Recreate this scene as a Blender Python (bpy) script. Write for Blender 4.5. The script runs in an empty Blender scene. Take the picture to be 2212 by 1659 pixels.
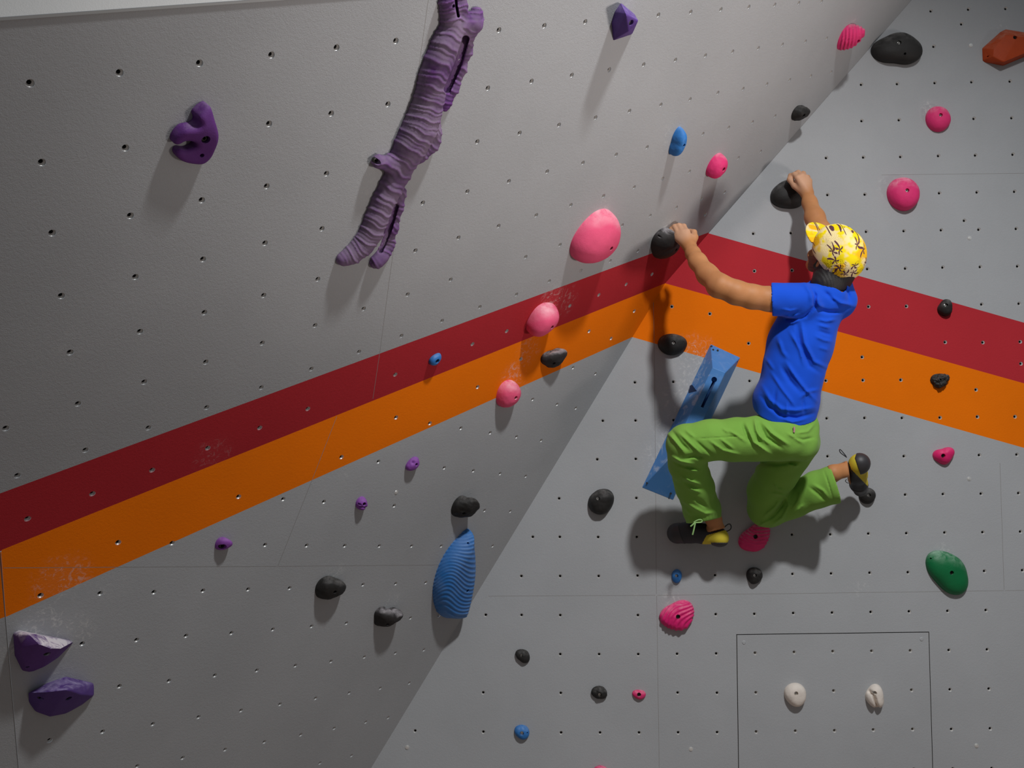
import bpy, bmesh, math, random
import numpy as np
from mathutils import Vector, Matrix, noise, geometry
from mathutils.bvhtree import BVHTree

scene = bpy.context.scene
COL = scene.collection
# ------------------------------------------------------------------ camera
F_PX, CX, CY = 1988.74, 1106.0, 829.5
CAM_H = 1.6
UPC = np.array([-0.01000678, -0.98317255, 0.18240505]); UPC /= np.linalg.norm(UPC)   # plumb line seen from the camera
FWC = np.array([0, 0, 1.0]) - UPC * UPC[2]; FWC /= np.linalg.norm(FWC)
RTC = np.cross(FWC, UPC)
RTC = RTC if RTC[0] > 0 else -RTC
M3 = np.array([RTC, FWC, UPC])              # camera axes (right, down, forward) -> world
def W(p):
    q = M3 @ np.asarray(p, float)
    return Vector((q[0], q[1], q[2] + CAM_H))
def Wv(P):
    Q = np.asarray(P, float) @ M3.T
    Q[:, 2] += CAM_H
    return Q
cam = bpy.data.cameras.new('camera'); camo = bpy.data.objects.new('camera', cam); COL.objects.link(camo)
cam.sensor_width = 36.0; cam.sensor_fit = 'HORIZONTAL'; cam.lens = F_PX / 2212 * 36.0
cam.clip_start = 0.05
mw = np.eye(4); mw[:3, 0] = M3 @ [1, 0, 0]; mw[:3, 1] = M3 @ [0, -1, 0]; mw[:3, 2] = M3 @ [0, 0, -1]; mw[2, 3] = CAM_H
camo.matrix_world = Matrix(mw.tolist())
scene.camera = camo
scene.view_settings.view_transform = 'Standard'; scene.view_settings.look = 'None'
scene.view_settings.gamma = 1.0; scene.view_settings.use_curve_mapping = False
scene.view_settings.exposure = 0.0
# ------------------------------------------------------------------ light
world = bpy.data.worlds.new('hall'); scene.world = world; world.use_nodes = True
world.node_tree.nodes['Background'].inputs[0].default_value = (0.86, 0.93, 1.0, 1)
world.node_tree.nodes['Background'].inputs[1].default_value = 0.16
def aim(o, src, dst):
    o.location = W(src); d = W(dst) - W(src)
    o.rotation_euler = d.to_track_quat('-Z', 'Y').to_euler()
def spot(name, src, dst, power, color, size, ang, blend):
    l = bpy.data.lights.new(name, 'SPOT'); l.energy = power; l.color = color
    l.shadow_soft_size = size; l.spot_size = math.radians(ang); l.spot_blend = blend
    o = bpy.data.objects.new(name, l); COL.objects.link(o); aim(o, src, dst); return o
spot('hall_spotlight', (1.3, -2.9, 0.7), (1.30, 0.88, 2.354), 575, (0.985, 0.99, 1.0), 0.12, 104, 1.0)
spot('side_fill', (4.28, 1.12, 0.57), (0.45, -1.6, 2.65), 540, (1.0, 0.90, 0.85), 0.4, 48, 1.0)  # unseen low warm fill, added to brighten the overhang like bounced light

# ------------------------------------------------------------------ small helpers
def tag(o, label=None, cat=None, group=None, kind=None):
    if label: o['label'] = label
    if cat: o['category'] = cat
    if group: o['group'] = group
    if kind: o['kind'] = kind
    return o
def link(name, me, parent=None, mats=None, smooth=False):
    o = bpy.data.objects.new(name, me); COL.objects.link(o)
    if parent is not None: o.parent = parent
    for m in (mats or []): me.materials.append(m)
    if smooth:
        me.polygons.foreach_set('use_smooth', [True] * len(me.polygons))
    return o
def mesh(name, V, Fc, parent=None, mats=None, smooth=False):
    me = bpy.data.meshes.new(name)
    me.from_pydata([tuple(map(float, v)) for v in V], [], [tuple(map(int, f)) for f in Fc]); me.update()
    return link(name, me, parent, mats, smooth)
def empty(name, loc):
    o = bpy.data.objects.new(name, None); COL.objects.link(o); o.location = loc; o.empty_display_size = .05; return o
def adopt(child, root):
    """parent a mesh whose vertices are in world space to an unrotated empty"""
    child.parent = root
    child.data.transform(Matrix.Translation(-Vector(root.location)))
# ------------------------------------------------------------------ materials
def srgb(r, g, b):
    f = lambda c: (c / 255 / 12.92) if c / 255 <= 0.04045 else ((c / 255 + 0.055) / 1.055) ** 2.4
    return (f(r), f(g), f(b), 1)
class NT:
    def __init__(s, name):
        s.m = bpy.data.materials.new(name); s.m.use_nodes = True; s.t = s.m.node_tree
        s.b = s.t.nodes['Principled BSDF']; s.tc = s.t.nodes.new('ShaderNodeTexCoord')
    def n(s, typ, **kw):
        x = s.t.nodes.new(typ)
        for k, v in kw.items():
            if k.startswith('i_'):
                k = k[2:]; k = int(k) if k.isdigit() else k
                if hasattr(v, 'is_output') or isinstance(v, bpy.types.NodeSocket): s.t.links.new(v, x.inputs[k])
                else: x.inputs[k].default_value = v
            else: setattr(x, k, v)
        return x
    def noise(s, scale, detail=4, rough=.5, vec=None, dist=0.0):
        x = s.n('ShaderNodeTexNoise', i_Scale=scale, i_Detail=detail, i_Roughness=rough, i_Distortion=dist)
        s.t.links.new(vec or s.tc.outputs['Object'], x.inputs['Vector']); return x.outputs['Fac']
    def ramp(s, fac, a, b, ca=(0, 0, 0, 1), cb=(1, 1, 1, 1)):
        x = s.n('ShaderNodeValToRGB', i_Fac=fac); e = x.color_ramp.elements
        e[0].position = a; e[0].color = ca; e[1].position = b; e[1].color = cb; return x.outputs['Color']
    def mix(s, fac, a, b, mode='MIX'):
        x = s.n('ShaderNodeMix', data_type='RGBA', blend_type=mode)
        for k, v in ((0, fac), (6, a), (7, b)):
            if isinstance(v, bpy.types.NodeSocket): s.t.links.new(v, x.inputs[k])
            else: x.inputs[k].default_value = v
        return x.outputs[2]
    def math(s, op, a, b=None, c=None):
        x = s.n('ShaderNodeMath', operation=op)
        for k, v in enumerate((a, b, c)):
            if v is None: continue
            if isinstance(v, bpy.types.NodeSocket): s.t.links.new(v, x.inputs[k])
            else: x.inputs[k].default_value = v
        return x.outputs[0]
    def bump(s, h, strength=.3, dist=.002):
        x = s.n('ShaderNodeBump', i_Strength=strength, i_Distance=dist, i_Height=h)
        s.t.links.new(x.outputs[0], s.b.inputs['Normal']); return x
    def set(s, col=None, rough=None, metal=None, spec=None, sheen=None):
        for k, v in (('Base Color', col), ('Roughness', rough), ('Metallic', metal), ('Specular IOR Level', spec), ('Sheen Weight', sheen)):
            if v is None: continue
            if isinstance(v, bpy.types.NodeSocket): s.t.links.new(v, s.b.inputs[k])
            else: s.b.inputs[k].default_value = v
        return s.m
def paint(name, c, marks=(), c2=None):
    """sand-textured climbing-wall paint; marks = chalk smudges (world point, radius, stretch seed)"""
    t = NT(name)
    mott = t.ramp(t.noise(2.2, 5, .6), .3, .7, (.94, .94, .94, 1), (1.04, 1.04, 1.04, 1))
    col = t.mix(1.0, c, mott, 'MULTIPLY')
    grime = t.ramp(t.noise(1.1, 6, .7, dist=.6), .60, .80)
    col = t.mix(t.math('MULTIPLY', grime, .10), col, (c[0] * .55, c[1] * .55, c[2] * .55, 1))
    if marks:
        streak = t.ramp(t.noise(40, 6, .7, dist=1.6), .52, .64)
        tot = None
        for p, r, a in marks:
            d = t.n('ShaderNodeVectorMath', operation='DISTANCE'); t.t.links.new(t.tc.outputs['Object'], d.inputs[0]); d.inputs[1].default_value = tuple(p)
            m = t.n('ShaderNodeMapRange', interpolation_type='SMOOTHSTEP'); t.t.links.new(d.outputs['Value'], m.inputs[0])
            m.inputs[1].default_value = r * .25; m.inputs[2].default_value = r; m.inputs[3].default_value = a; m.inputs[4].default_value = 0.0
            tot = m.outputs[0] if tot is None else t.math('MAXIMUM', tot, m.outputs[0])
        f = t.math('MINIMUM', t.math('MULTIPLY', t.math('ADD', t.math('MULTIPLY', streak, .85), .04), tot), 1.0)
        col = t.mix(f, col, (.62, .62, .60, 1))
    g = t.math('ADD', t.noise(420, 3, .6), t.math('MULTIPLY', t.noise(130, 3, .5), .7))
    t.bump(g, .38, .0022)
    return t.set(col, .85, spec=.14)
def resin(name, c, chalk=0.35, rough=.75, chalkcol=(.78, .76, .76, 1), bump=.35, cscale=34.0, up0=.0, up1=.9):
    """cast resin of a hold, with chalk caught on the faces turned upward"""
    t = NT(name)
    geo = t.n('ShaderNodeNewGeometry'); sp = t.n('ShaderNodeSeparateXYZ'); t.t.links.new(geo.outputs['Normal'], sp.inputs[0])
    up = t.n('ShaderNodeMapRange'); t.t.links.new(sp.outputs['Z'], up.inputs[0]); up.inputs[1].default_value = up0; up.inputs[2].default_value = up1
    patch = t.ramp(t.noise(cscale, 5, .65, dist=.5), .38, .68)
    f = t.math('MULTIPLY', t.math('MULTIPLY', up.outputs[0], patch), chalk)
    base = t.mix(t.ramp(t.noise(14, 4, .6), .3, .75), c, (c[0] * .82, c[1] * .82, c[2] * .82, 1))
    t.bump(t.math('ADD', t.noise(300, 3, .6), t.math('MULTIPLY', t.noise(70, 3, .5), 1.2)), bump, .0015)
    return t.set(t.mix(f, base, chalkcol), rough, spec=.3)
def plain(name, c, rough=.5, metal=0.0, spec=.5):
    return NT(name).set(c, rough, metal, spec)
GREY = (.392, .402, .412, 1); RED = (.46, .026, .036, 1); ORANGE = (.84, .175, .0, 1)
M_STEEL = plain('zinc_steel', (.66, .65, .63, 1), .45, .6)
M_DARK = plain('bore_black', (.012, .012, .013, 1), .8)
M_JOINT = plain('panel_joint', (.23, .22, .21, 1), .9); M_GAP = plain('panel_gap', (.06, .05, .04, 1), .9)
M_SCREW = plain('screw_white', (.75, .75, .73, 1), .4, .6)
# ------------------------------------------------------------------ wall planes (camera axes, metres)
S = 0.16
def PL(n, d):
    n = np.array(n, float); k = np.linalg.norm(n); return n / k, d * S / k
PR = PL((0.00289801, 0.05307113, 0.99858653), 24.133188956952463)
P1 = PL((-0.66353606, -0.55466984, 0.50205704), 10.99722864304479)
P2 = PL((-0.68586869, -0.38802185, 0.61564859), 13.225329214739151)
def ray(px, py): return np.array([(px - CX) / F_PX, (py - CY) / F_PX, 1.0])
def un(px, py, pl, h=0.0):
    """point on the ray of a pixel, h metres in front of a wall plane"""
    r = ray(px, py); return r * ((pl[1] - h) / (pl[0] @ r))
def at(px, py, z): return ray(px, py) * z
def frame(pl):
    """in-plane axes: e1 roughly right, e2 roughly up, e3 out of the wall"""
    n = -pl[0]; up = UPC - n * (UPC @ n); up /= np.linalg.norm(up); return np.cross(up, n) * -1 if np.cross(up, n)[0] < 0 else np.cross(up, n), up, n
HOLES = {
'R': [(1715.8,1409.3),(1799.4,1407.6),(1883.2,1406.9),(1966.8,1405.9),(2050.3,1404.9),(2133.1,1403.6),(1714.1,1325.0),(1798.0,1324.0),(1881.5,1322.7),(1964.4,1321.3),(2047.6,1320.3),(2130.4,1318.6),(1712.5,1240.5),(1796.0,1239.5),(1879.2,1237.8),(1962.0,1236.8),(2127.0,1234.0),(2209.2,1232.4),(1711.4,1155.2),(1794.3,1154.9),(1876.5,1153.2),(1958.7,1152.2),(2041.2,1150.9),(2123.4,1150.2),(2204.9,1148.8),(1801.0,1492.8),(1969.5,1491.1),(2052.6,1490.1),(2136.8,1488.4),(1718.5,1579.7),(1803.0,1578.7),(1886.9,1577.0),(1971.8,1575.7),(2055.7,1575.7),(2139.5,1574.3),(1956.2,1069.0),(2037.8,1067.7),(2119.8,1066.8),(2200.9,1065.6),(1788.3,986.1),(1953.2,985.8),(2115.9,983.4),(2197.0,982.2),(1786.5,904.1),(1868.2,903.2),(1949.2,903.2),(2030.9,902.3),(2111.7,900.5),(2192.8,900.2),(1784.4,822.4),(1864.6,821.5),(1946.2,820.9),(1210.4,1413.8),(1294.4,1413.8),(1379.0,1413.8),(1462.9,1413.1),(1547.5,1412.4),(1631.4,1411.1),(1210.4,1329.5),(1378.3,1329.5),(1546.5,1327.5),(1630.0,1326.8),(1210.1,1244.9),(1293.4,1244.9),(1377.6,1243.9),(1545.1,1242.9),(1209.4,1160.3),(1292.3,1160.7),(1375.9,1160.0),(1211.5,1497.7),(1464.2,1497.0),(1549.2,1497.4),(1633.1,1496.7),(1212.1,1583.3),(1296.4,1583.3),(1380.7,1583.3),(1465.2,1583.0),(1549.5,1582.6),(1633.8,1581.3),(1126.7,1329.1),(1126.3,1244.9),(1043.8,1496.6),(1044.1,1581.5),(1207.9,1077.1),(1374.9,1076.2),(1290.4,992.6),(1373.7,991.7),(1373.1,908.7),(1371.7,826.2),(1454.7,825.0),(1455.6,907.8),(1619.7,823.2),(2042.0,739.2),(2123.4,739.8),(2204.2,738.3),(1876.6,662.4),(1958.3,661.5),(2121.0,657.6),(2201.8,656.0),(1874.1,581.0),(1956.2,580.0),(2036.9,577.8),(2117.9,576.7),(2198.6,575.3),(1871.6,500.4),(1953.0,499.0),(2033.6,497.1),(2114.7,496.0),(2195.7,494.2),(1788.0,420.8),(1868.7,420.0),(2029.7,417.1),(2111.0,415.3),(2192.1,413.9),(1785.0,340.8),(1865.4,339.7),(1945.7,338.6),(2027.5,336.5),(2107.5,335.4),(2188.5,333.6),(1861.8,260.9),(1942.5,259.0),(2104.2,256.1),(2186.0,254.7),(1860.7,182.3),(1938.5,180.9),(2019.9,178.7),(2099.5,176.9),(2182.3,175.5),(2017.4,100.2),(2097.0,97.7),(2011.2,23.5),(2092.3,19.9),(2172.9,18.5),(1627.5,504.5),(1708.9,503.2),(1629.9,585.3),(1711.2,583.8),(1862.7,771.5),(2108.7,842.0),(2205.7,785.7),(2077.4,51.7),(2083.5,476.6),(1451.5,662.3),(1533.7,677.8),(1617.5,741.8),(1049.2,1328.8),(1150.9,1160.2),(896.6,1579.1),(1302.3,909.2),(795.9,1759.5),(796.1,1845.9),(879.8,1672.6),(880.1,1758.7),(880.5,1845.1),(963.9,1671.8),(964.4,1757.9),(965.0,1844.4),(1048.0,1671.0),(1048.7,1757.1),(1049.5,1843.6),(1132.1,1670.2),(1133.1,1756.3),(1134.0,1842.8),(1216.3,1669.4),(1217.4,1755.5),(1218.5,1842.0),(1301.7,1754.7),(1303.1,1841.2),(1384.6,1667.7),(1386.1,1753.9),(1387.6,1840.4),(1468.8,1666.9),(1470.5,1753.1),(1472.2,1839.6),(1541.8,1157.3),(1553.0,1666.1),(1554.9,1752.3),(1556.8,1838.8),(1618.9,907.1),(1620.9,989.9),(1622.9,1073.0),(1637.2,1665.3),(1639.3,1751.4),(1641.4,1838.0),(1699.3,823.9),(1701.5,906.3),(1703.7,989.0),(1705.9,1072.1),(1721.5,1664.5),(1723.8,1750.6),(1726.0,1837.2),(1788.8,1071.3),(1805.8,1663.7),(1808.2,1749.8),(1810.7,1836.4),(1890.0,1662.9),(1892.7,1749.0),(1895.4,1835.6),(1974.3,1662.1),(1977.2,1748.2),(1980.0,1834.8),(2058.7,1661.3),(2061.7,1747.4),(2064.7,1834.0),(2143.0,1660.4),(2146.2,1746.6),(2149.4,1833.2),(2217.2,1403.4),(2220.6,1488.4),(2223.9,1573.8),(2227.3,1659.6),(2230.7,1745.8),(2234.2,1832.4),(2276.5,817.7),(2280.0,900.2),(2283.4,983.0),(2286.9,1066.1),(2290.4,1149.7),(2293.9,1233.6),(2297.4,1317.9),(2301.0,1402.5),(2304.5,1487.6),(2308.1,1573.0),(2311.7,1658.8),(2315.3,1745.0),(2318.9,1831.6),(2359.1,816.9),(2362.7,899.3),(2366.3,982.1),(2370.0,1065.3),(2373.7,1148.8),(2377.4,1232.8),(2381.1,1317.0),(2384.8,1401.7),(2388.5,1486.8),(2392.3,1572.2),(2396.1,1658.0),(2399.9,1744.2),(2403.7,1830.8),(2441.6,816.0),(2445.4,898.4),(2449.2,981.2),(2453.1,1064.4),(2456.9,1148.0),(2460.8,1231.9),(2464.7,1316.2),(2468.6,1400.9),(2472.6,1485.9),(2476.5,1571.4),(2480.5,1657.2),(2484.5,1743.4),(2488.5,1830.0),(2524.2,815.1),(2528.1,897.6),(2532.2,980.4),(2536.2,1063.6),(2540.2,1147.1),(2544.3,1231.1),(2548.4,1315.4),(2552.5,1400.0),(2556.6,1485.1),(2560.7,1570.6),(2564.9,1656.4),(2569.1,1742.6),(2573.3,1829.2),(2606.7,814.2),(2610.9,896.7),(2615.1,979.5),(2619.3,1062.7),(2623.5,1146.3),(2627.8,1230.2),(2632.1,1314.5),(2636.3,1399.2),(2640.7,1484.3),(2645.0,1569.7),(2649.3,1655.6),(2653.7,1741.8),(2658.1,1828.4),(2689.3,813.3),(2693.7,895.8),(2698.0,978.7),(2702.4,1061.9),(2706.9,1145.4),(2711.3,1229.4),(2715.8,1313.7),(2720.2,1398.4),(2724.7,1483.5),(2729.2,1568.9),(2733.8,1654.8),(2738.3,1741.0),(2742.9,1827.6),(2771.9,812.5),(2776.5,894.9),(2781.0,977.8),(2785.6,1061.0),(2790.2,1144.6),(2794.8,1228.5),(2799.5,1312.8),(2804.1,1397.6),(2808.8,1482.6),(2813.5,1568.1),(2818.2,1653.9),(2823.0,1740.2),(2827.8,1826.8),(2854.5,811.6),(2859.3,894.1),(2864.0,976.9),(2868.8,1060.1),(2873.5,1143.7),(2878.4,1227.7),(2883.2,1312.0),(2888.0,1396.7),(2892.9,1481.8),(2897.8,1567.3),(2236.7,-374.6),(2240.5,-297.3),(2244.2,-219.7),(2248.0,-141.8),(2251.8,-63.6),(2255.6,15.0),(2259.4,94.0),(2263.2,173.2),(2267.1,252.8),(2270.9,332.8),(2274.8,413.1),(2278.7,493.8),(2282.6,574.8),(2286.5,656.1),(2316.6,-376.0),(2320.5,-298.7),(2324.4,-221.1),(2328.4,-143.2),(2332.3,-65.0),(2336.3,13.6),(2340.3,92.6),(2344.3,171.8),(2348.3,251.4),(2352.4,331.4),(2356.4,411.7),(2360.5,492.4),(2364.6,573.4),(2368.7,654.8),(2396.5,-377.4),(2400.6,-300.2),(2404.6,-222.6),(2408.8,-144.6),(2412.9,-66.4),(2417.0,12.2),(2421.2,91.1),(2425.4,170.4),(2429.6,250.0),(2433.8,330.0),(2438.0,410.3),(2442.3,491.0),(2446.6,572.0),(2450.9,653.4),(2476.4,-378.8),(2480.6,-301.6),(2484.9,-224.0),(2489.2,-146.1),(2493.5,-67.8),(2497.8,10.8),(2502.1,89.7),(2506.5,169.0),(2510.9,248.6),(2515.3,328.6),(2519.7,408.9),(2524.1,489.6),(2528.6,570.6),(2533.0,652.0),(2556.3,-380.3),(2560.7,-303.0),(2565.1,-225.4),(2569.6,-147.5),(2574.1,-69.2),(2578.6,9.4),(2583.1,88.3),(2587.6,167.6),(2592.1,247.3),(2596.7,327.2),(2601.3,407.5),(2605.9,488.2),(2610.6,569.2),(2615.2,650.6),(2636.2,-381.7),(2640.8,-304.4),(2645.4,-226.8),(2650.0,-148.9),(2654.7,-70.6),(2659.3,8.0),(2664.0,86.9),(2668.7,166.2),(2673.5,245.9),(2678.2,325.8),(2683.0,406.2),(2687.8,486.8),(2692.6,567.9),(2697.4,649.2),(2716.1,-383.1),(2720.9,-305.8),(2725.7,-228.2),(2730.5,-150.3),(2735.3,-72.0),(2740.1,6.6),(2745.0,85.5),(2749.9,164.8),(2754.8,244.5),(2759.7,324.4),(2764.6,404.8),(2769.6,485.4),(2774.6,566.5),(2779.6,647.9),(2796.1,-384.5),(2801.0,-307.3),(2805.9,-229.7),(2810.9,-151.7),(2815.9,-73.4),(2820.9,5.2),(2826.0,84.1),(2831.0,163.4),(2836.1,243.1),(2841.2,323.0),(2846.3,403.4),(2851.5,484.1),(2856.7,565.1),(2861.8,646.5)],
'1': [(64.9,179.7),(257.9,157.0),(430.4,136.4),(585.8,118.7),(726.4,102.7),(854.4,88.2),(1077.2,64.9),(1175.2,55.5),(1263.6,47.0),(1421.6,32.3),(1491.5,26.0),(89.9,350.6),(270.6,319.3),(580.7,267.4),(714.8,245.2),(837.4,225.0),(1053.3,190.5),(1147.6,175.5),(1234.5,162.4),(1315.4,150.5),(1389.7,139.5),(1458.3,129.5),(112.0,503.2),(281.0,465.8),(435.4,432.3),(575.6,402.2),(704.7,375.0),(1030.5,306.1),(1121.9,287.5),(1206.9,269.9),(1285.9,253.9),(1359.2,239.8),(1427.0,226.3),(1490.0,214.4),(912.7,438.3),(1009.0,413.8),(1098.7,391.5),(1181.5,370.5),(1258.6,351.7),(1330.4,334.2),(1397.2,317.9),(896.7,541.4),(989.8,513.4),(1076.5,488.1),(1157.7,464.9),(1232.6,442.9),(1303.1,423.2),(1369.3,404.4),(1431.0,385.6),(1488.7,370.5),(132.0,639.0),(292.0,598.0),(438.0,560.0),(572.0,525.0),(695.0,494.0),(151.0,761.0),(302.0,716.0),(441.0,675.0),(569.0,638.0),(686.0,603.0),(168.0,872.0),(311.0,825.0),(444.0,782.0),(566.0,741.0),(680.0,703.0),(184.0,972.0),(320.0,924.0),(446.0,880.0),(564.0,837.0),(672.0,797.0),(775.0,760.0),(785.0,667.0),(1556.6,20.5),(1617.0,15.0),(1673.0,10.5),(1724.8,6.6),(1774.0,3.0),(1523.0,120.0),(1582.0,111.5),(1637.4,104.0),(1689.5,96.4),(1739.3,89.5),(1785.0,83.0),(1550.0,200.4),(1604.6,192.0),(1656.0,181.7),(1705.2,172.7),(1751.0,164.3),(1795.0,155.8),(1460.0,303.0),(1518.0,289.0),(1573.5,275.5),(1625.0,263.7),(1673.6,250.8),(1594.6,340.9),(1642.8,327.0),(1565.0,415.0),(1460.8,448.0),(1514.7,429.2),(1404.0,465.5),(1522.7,463.0),(1209.2,528.9),(1377.7,541.6),(1317.5,563.6),(1254.3,584.5),(1343.8,486.3),(1407.8,592.0),(1352.0,614.0),(1293.0,636.8),(1230.4,660.4),(954.5,693.0),(866.8,725.3),(853.2,808.8),(664.3,882.7),(560.3,923.7),(448.2,967.5),(328.0,1015.0),(199.0,1066.0),(59.0,1120.0),(37.0,1027.0),(12.0,925.0),(1020.0,743.0),(1094.0,715.0),(880.0,636.0),(973.0,604.0),(1135.0,555.0),(1186.0,607.0),(1115.0,636.0),(1036.0,663.0)],
'2': [(106.6,1598.7),(221.2,1580.4),(329.7,1563.9),(428.5,1548.7),(520.3,1534.5),(604.4,1521.2),(681.3,1508.2),(754.0,1496.6),(821.1,1486.5),(883.8,1475.3),(257.6,1482.3),(364.6,1470.6),(463.6,1458.9),(554.4,1448.1),(637.7,1437.7),(786.7,1419.1),(853.8,1410.6),(915.4,1403.6),(177.2,1390.5),(294.6,1382.3),(401.3,1373.4),(499.4,1367.4),(588.9,1359.5),(672.5,1352.8),(886.5,1334.8),(947.8,1329.4),(87.0,1286.0),(215.8,1281.6),(332.0,1279.1),(438.0,1276.0),(535.6,1273.0),(625.2,1270.3),(783.7,1262.9),(854.4,1260.8),(919.5,1258.4),(254.7,1171.5),(371.2,1173.1),(572.3,1177.0),(662.0,1178.4),(744.2,1178.8),(819.0,1179.3),(888.8,1179.4),(952.8,1179.5),(1064.0,1179.2),(514.8,1072.7),(611.3,1078.1),(699.3,1083.9),(851.2,1092.5),(1046.5,1102.7),(1102.0,1104.4),(737.1,987.2),(817.2,997.1),(959.3,1010.5),(855.0,901.7),(928.0,914.3),(995.2,924.9),(1369.3,672.0),(1271.9,715.5),(1319.4,731.0),(1237.4,794.4),(1285.8,807.4),(1150.3,862.7),(1203.0,873.4),(1243.5,881.5),(1115.3,943.7),(1168.6,951.5),(1135.3,1028.7),(1124.6,775.0),(1031.0,836.0),(1058.5,935.0),(1022.0,1017.0),(1080.0,1023.0),(714.8,1428.6),(721.5,1573.0),(789.7,1559.7),(838.1,1550.0),(759.0,1632.0),(295.9,1655.0),(394.0,1637.0),(485.8,1619.0),(570.6,1602.5),(649.4,1587.0),(690.8,1648.0),(748.0,1346.0),(820.0,1341.0)],
}
# ------------------------------------------------------------------ shell of the climbing hall
def plane_pt(uv, O, e1, e2): return O + uv[0] * e1 + uv[1] * e2
SEAM = .0016
def build_wall(name, pl, outline, bands, seams, holes, cuts, mats, hr, pick=None):
    """planar board with true bolt holes. outline: 3-D points (camera axes) on the plane; bands: [(poly 3-D pts, material index)];
    seams: [(a, b)] 3-D segments; holes: 3-D centres; returns object, and the in-plane frame"""
    e1, e2, e3 = frame(pl); O = outline[0]
    to2 = lambda p: ((np.asarray(p) - O) @ e1, (np.asarray(p) - O) @ e2)
    V = []; E = []; Fa = []
    def loop(pts):
        s = len(V); V.extend([Vector(p) for p in pts]); n = len(pts)
        E.extend([(s + i, s + (i + 1) % n) for i in range(n)])
    out2 = [to2(p) for p in outline]; loop(out2)
    for poly, mi in bands:
        loop([to2(p) for p in poly])
    quads = []
    for a, b in seams:
        a = np.array(to2(a)); b = np.array(to2(b)); d = (b - a) / np.linalg.norm(b - a); n = np.array([-d[1], d[0]]) * SEAM / 2
        q = [a + n, b + n, b - n, a - n]; quads.append((a, b, d)); loop([tuple(c) for c in q])
    h2 = [to2(p) for p in holes]; NS = 14
    for c in h2:
        loop([(c[0] + hr * math.cos(2 * math.pi * k / NS), c[1] + hr * math.sin(2 * math.pi * k / NS)) for k in range(NS)])
    for poly in cuts: loop([to2(p) for p in poly])
    r = geometry.delaunay_2d_cdt(V, E, [], 0, 1e-6)
    vs = r[0]; fs = r[2]
    def inpoly(p, poly):
        c = False; n = len(poly)
        for i in range(n):
            a = poly[i]; b = poly[i - 1]
            if (a[1] > p[1]) != (b[1] > p[1]) and p[0] < (b[0] - a[0]) * (p[1] - a[1]) / (b[1] - a[1]) + a[0]: c = not c
        return c
    b2 = [([to2(p) for p in poly], mi) for poly, mi in bands]; c2 = [[to2(p) for p in poly] for poly in cuts]
    H = np.array(h2) if h2 else np.zeros((0, 2))
    keep = []; mi_ = []; cutfaces = []
    for f in fs:
        c = sum((vs[i] for i in f), Vector((0, 0))) / len(f)
        if not inpoly(c, out2): continue
        if len(H) and (((H - [c.x, c.y]) ** 2).sum(1).min() < (hr * .97) ** 2): continue
        if any(inpoly(c, q) for q in c2): cutfaces.append(f); continue
        m = 0
        for poly, k in b2:
            if inpoly(c, poly): m = k
        for a, b, d in quads:
            w = np.array([c.x, c.y]) - a
            if 0 < w @ d < np.linalg.norm(b - a) and abs(w[0] * -d[1] + w[1] * d[0]) < SEAM / 2: m = len(mats) - 1
        keep.append(f); mi_.append(m)
    P = [W(O + v.x * e1 + v.y * e2) for v in vs]
    o = mesh(name, P, [tuple(f) for f in keep], None, mats)
    o.data.polygons.foreach_set('material_index', mi_)
    nrm = Vector(Wv([e3])[0]) - Vector((0, 0, CAM_H))
    if sum(p.normal.dot(nrm) for p in o.data.polygons[:5]) < 0: o.data.flip_normals()
    return tag(o, kind='structure'), (e1, e2, e3), (P, cutfaces)
def insert_mesh(name, hr, m_paint):
    """painted countersink funnel with a zinc threaded sleeve at its bottom; local +Z points out of the wall"""
    bm = bmesh.new(); N = 14
    prof = [(hr, 0, 0), (hr * .93, -.0007, 0), (hr * .60, -.0050, 1), (hr * .54, -.0056, 1), (hr * .52, -.018, 2), (0, -.018, 2)]
    rings = []
    for r, z, m in prof[:-1]:
        rings.append([bm.verts.new((r * math.cos(2 * math.pi * k / N), r * math.sin(2 * math.pi * k / N), z)) for k in range(N)])
    for i in range(len(rings) - 1):
        for k in range(N):
            f = bm.faces.new((rings[i][k], rings[i + 1][k], rings[i + 1][(k + 1) % N], rings[i][(k + 1) % N])); f.material_index = prof[i + 1][2]; f.smooth = True
    f = bm.faces.new(rings[-1]); f.material_index = 2
    bmesh.ops.recalc_face_normals(bm, faces=bm.faces); 
    me = bpy.data.meshes.new(name); bm.to_mesh(me); bm.free(); me.flip_normals() if me.polygons[0].normal.z < 0 else None
    for m in (m_paint, M_STEEL, M_DARK): me.materials.append(m)
    return me
def rot_to(pl):
    e1, e2, e3 = frame(pl); m = np.eye(3); m[:, 0] = M3 @ e1; m[:, 1] = M3 @ e2; m[:, 2] = M3 @ e3
    if np.linalg.det(m) < 0: m[:, 0] *= -1
    return Matrix(m.tolist()).to_4x4()
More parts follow.
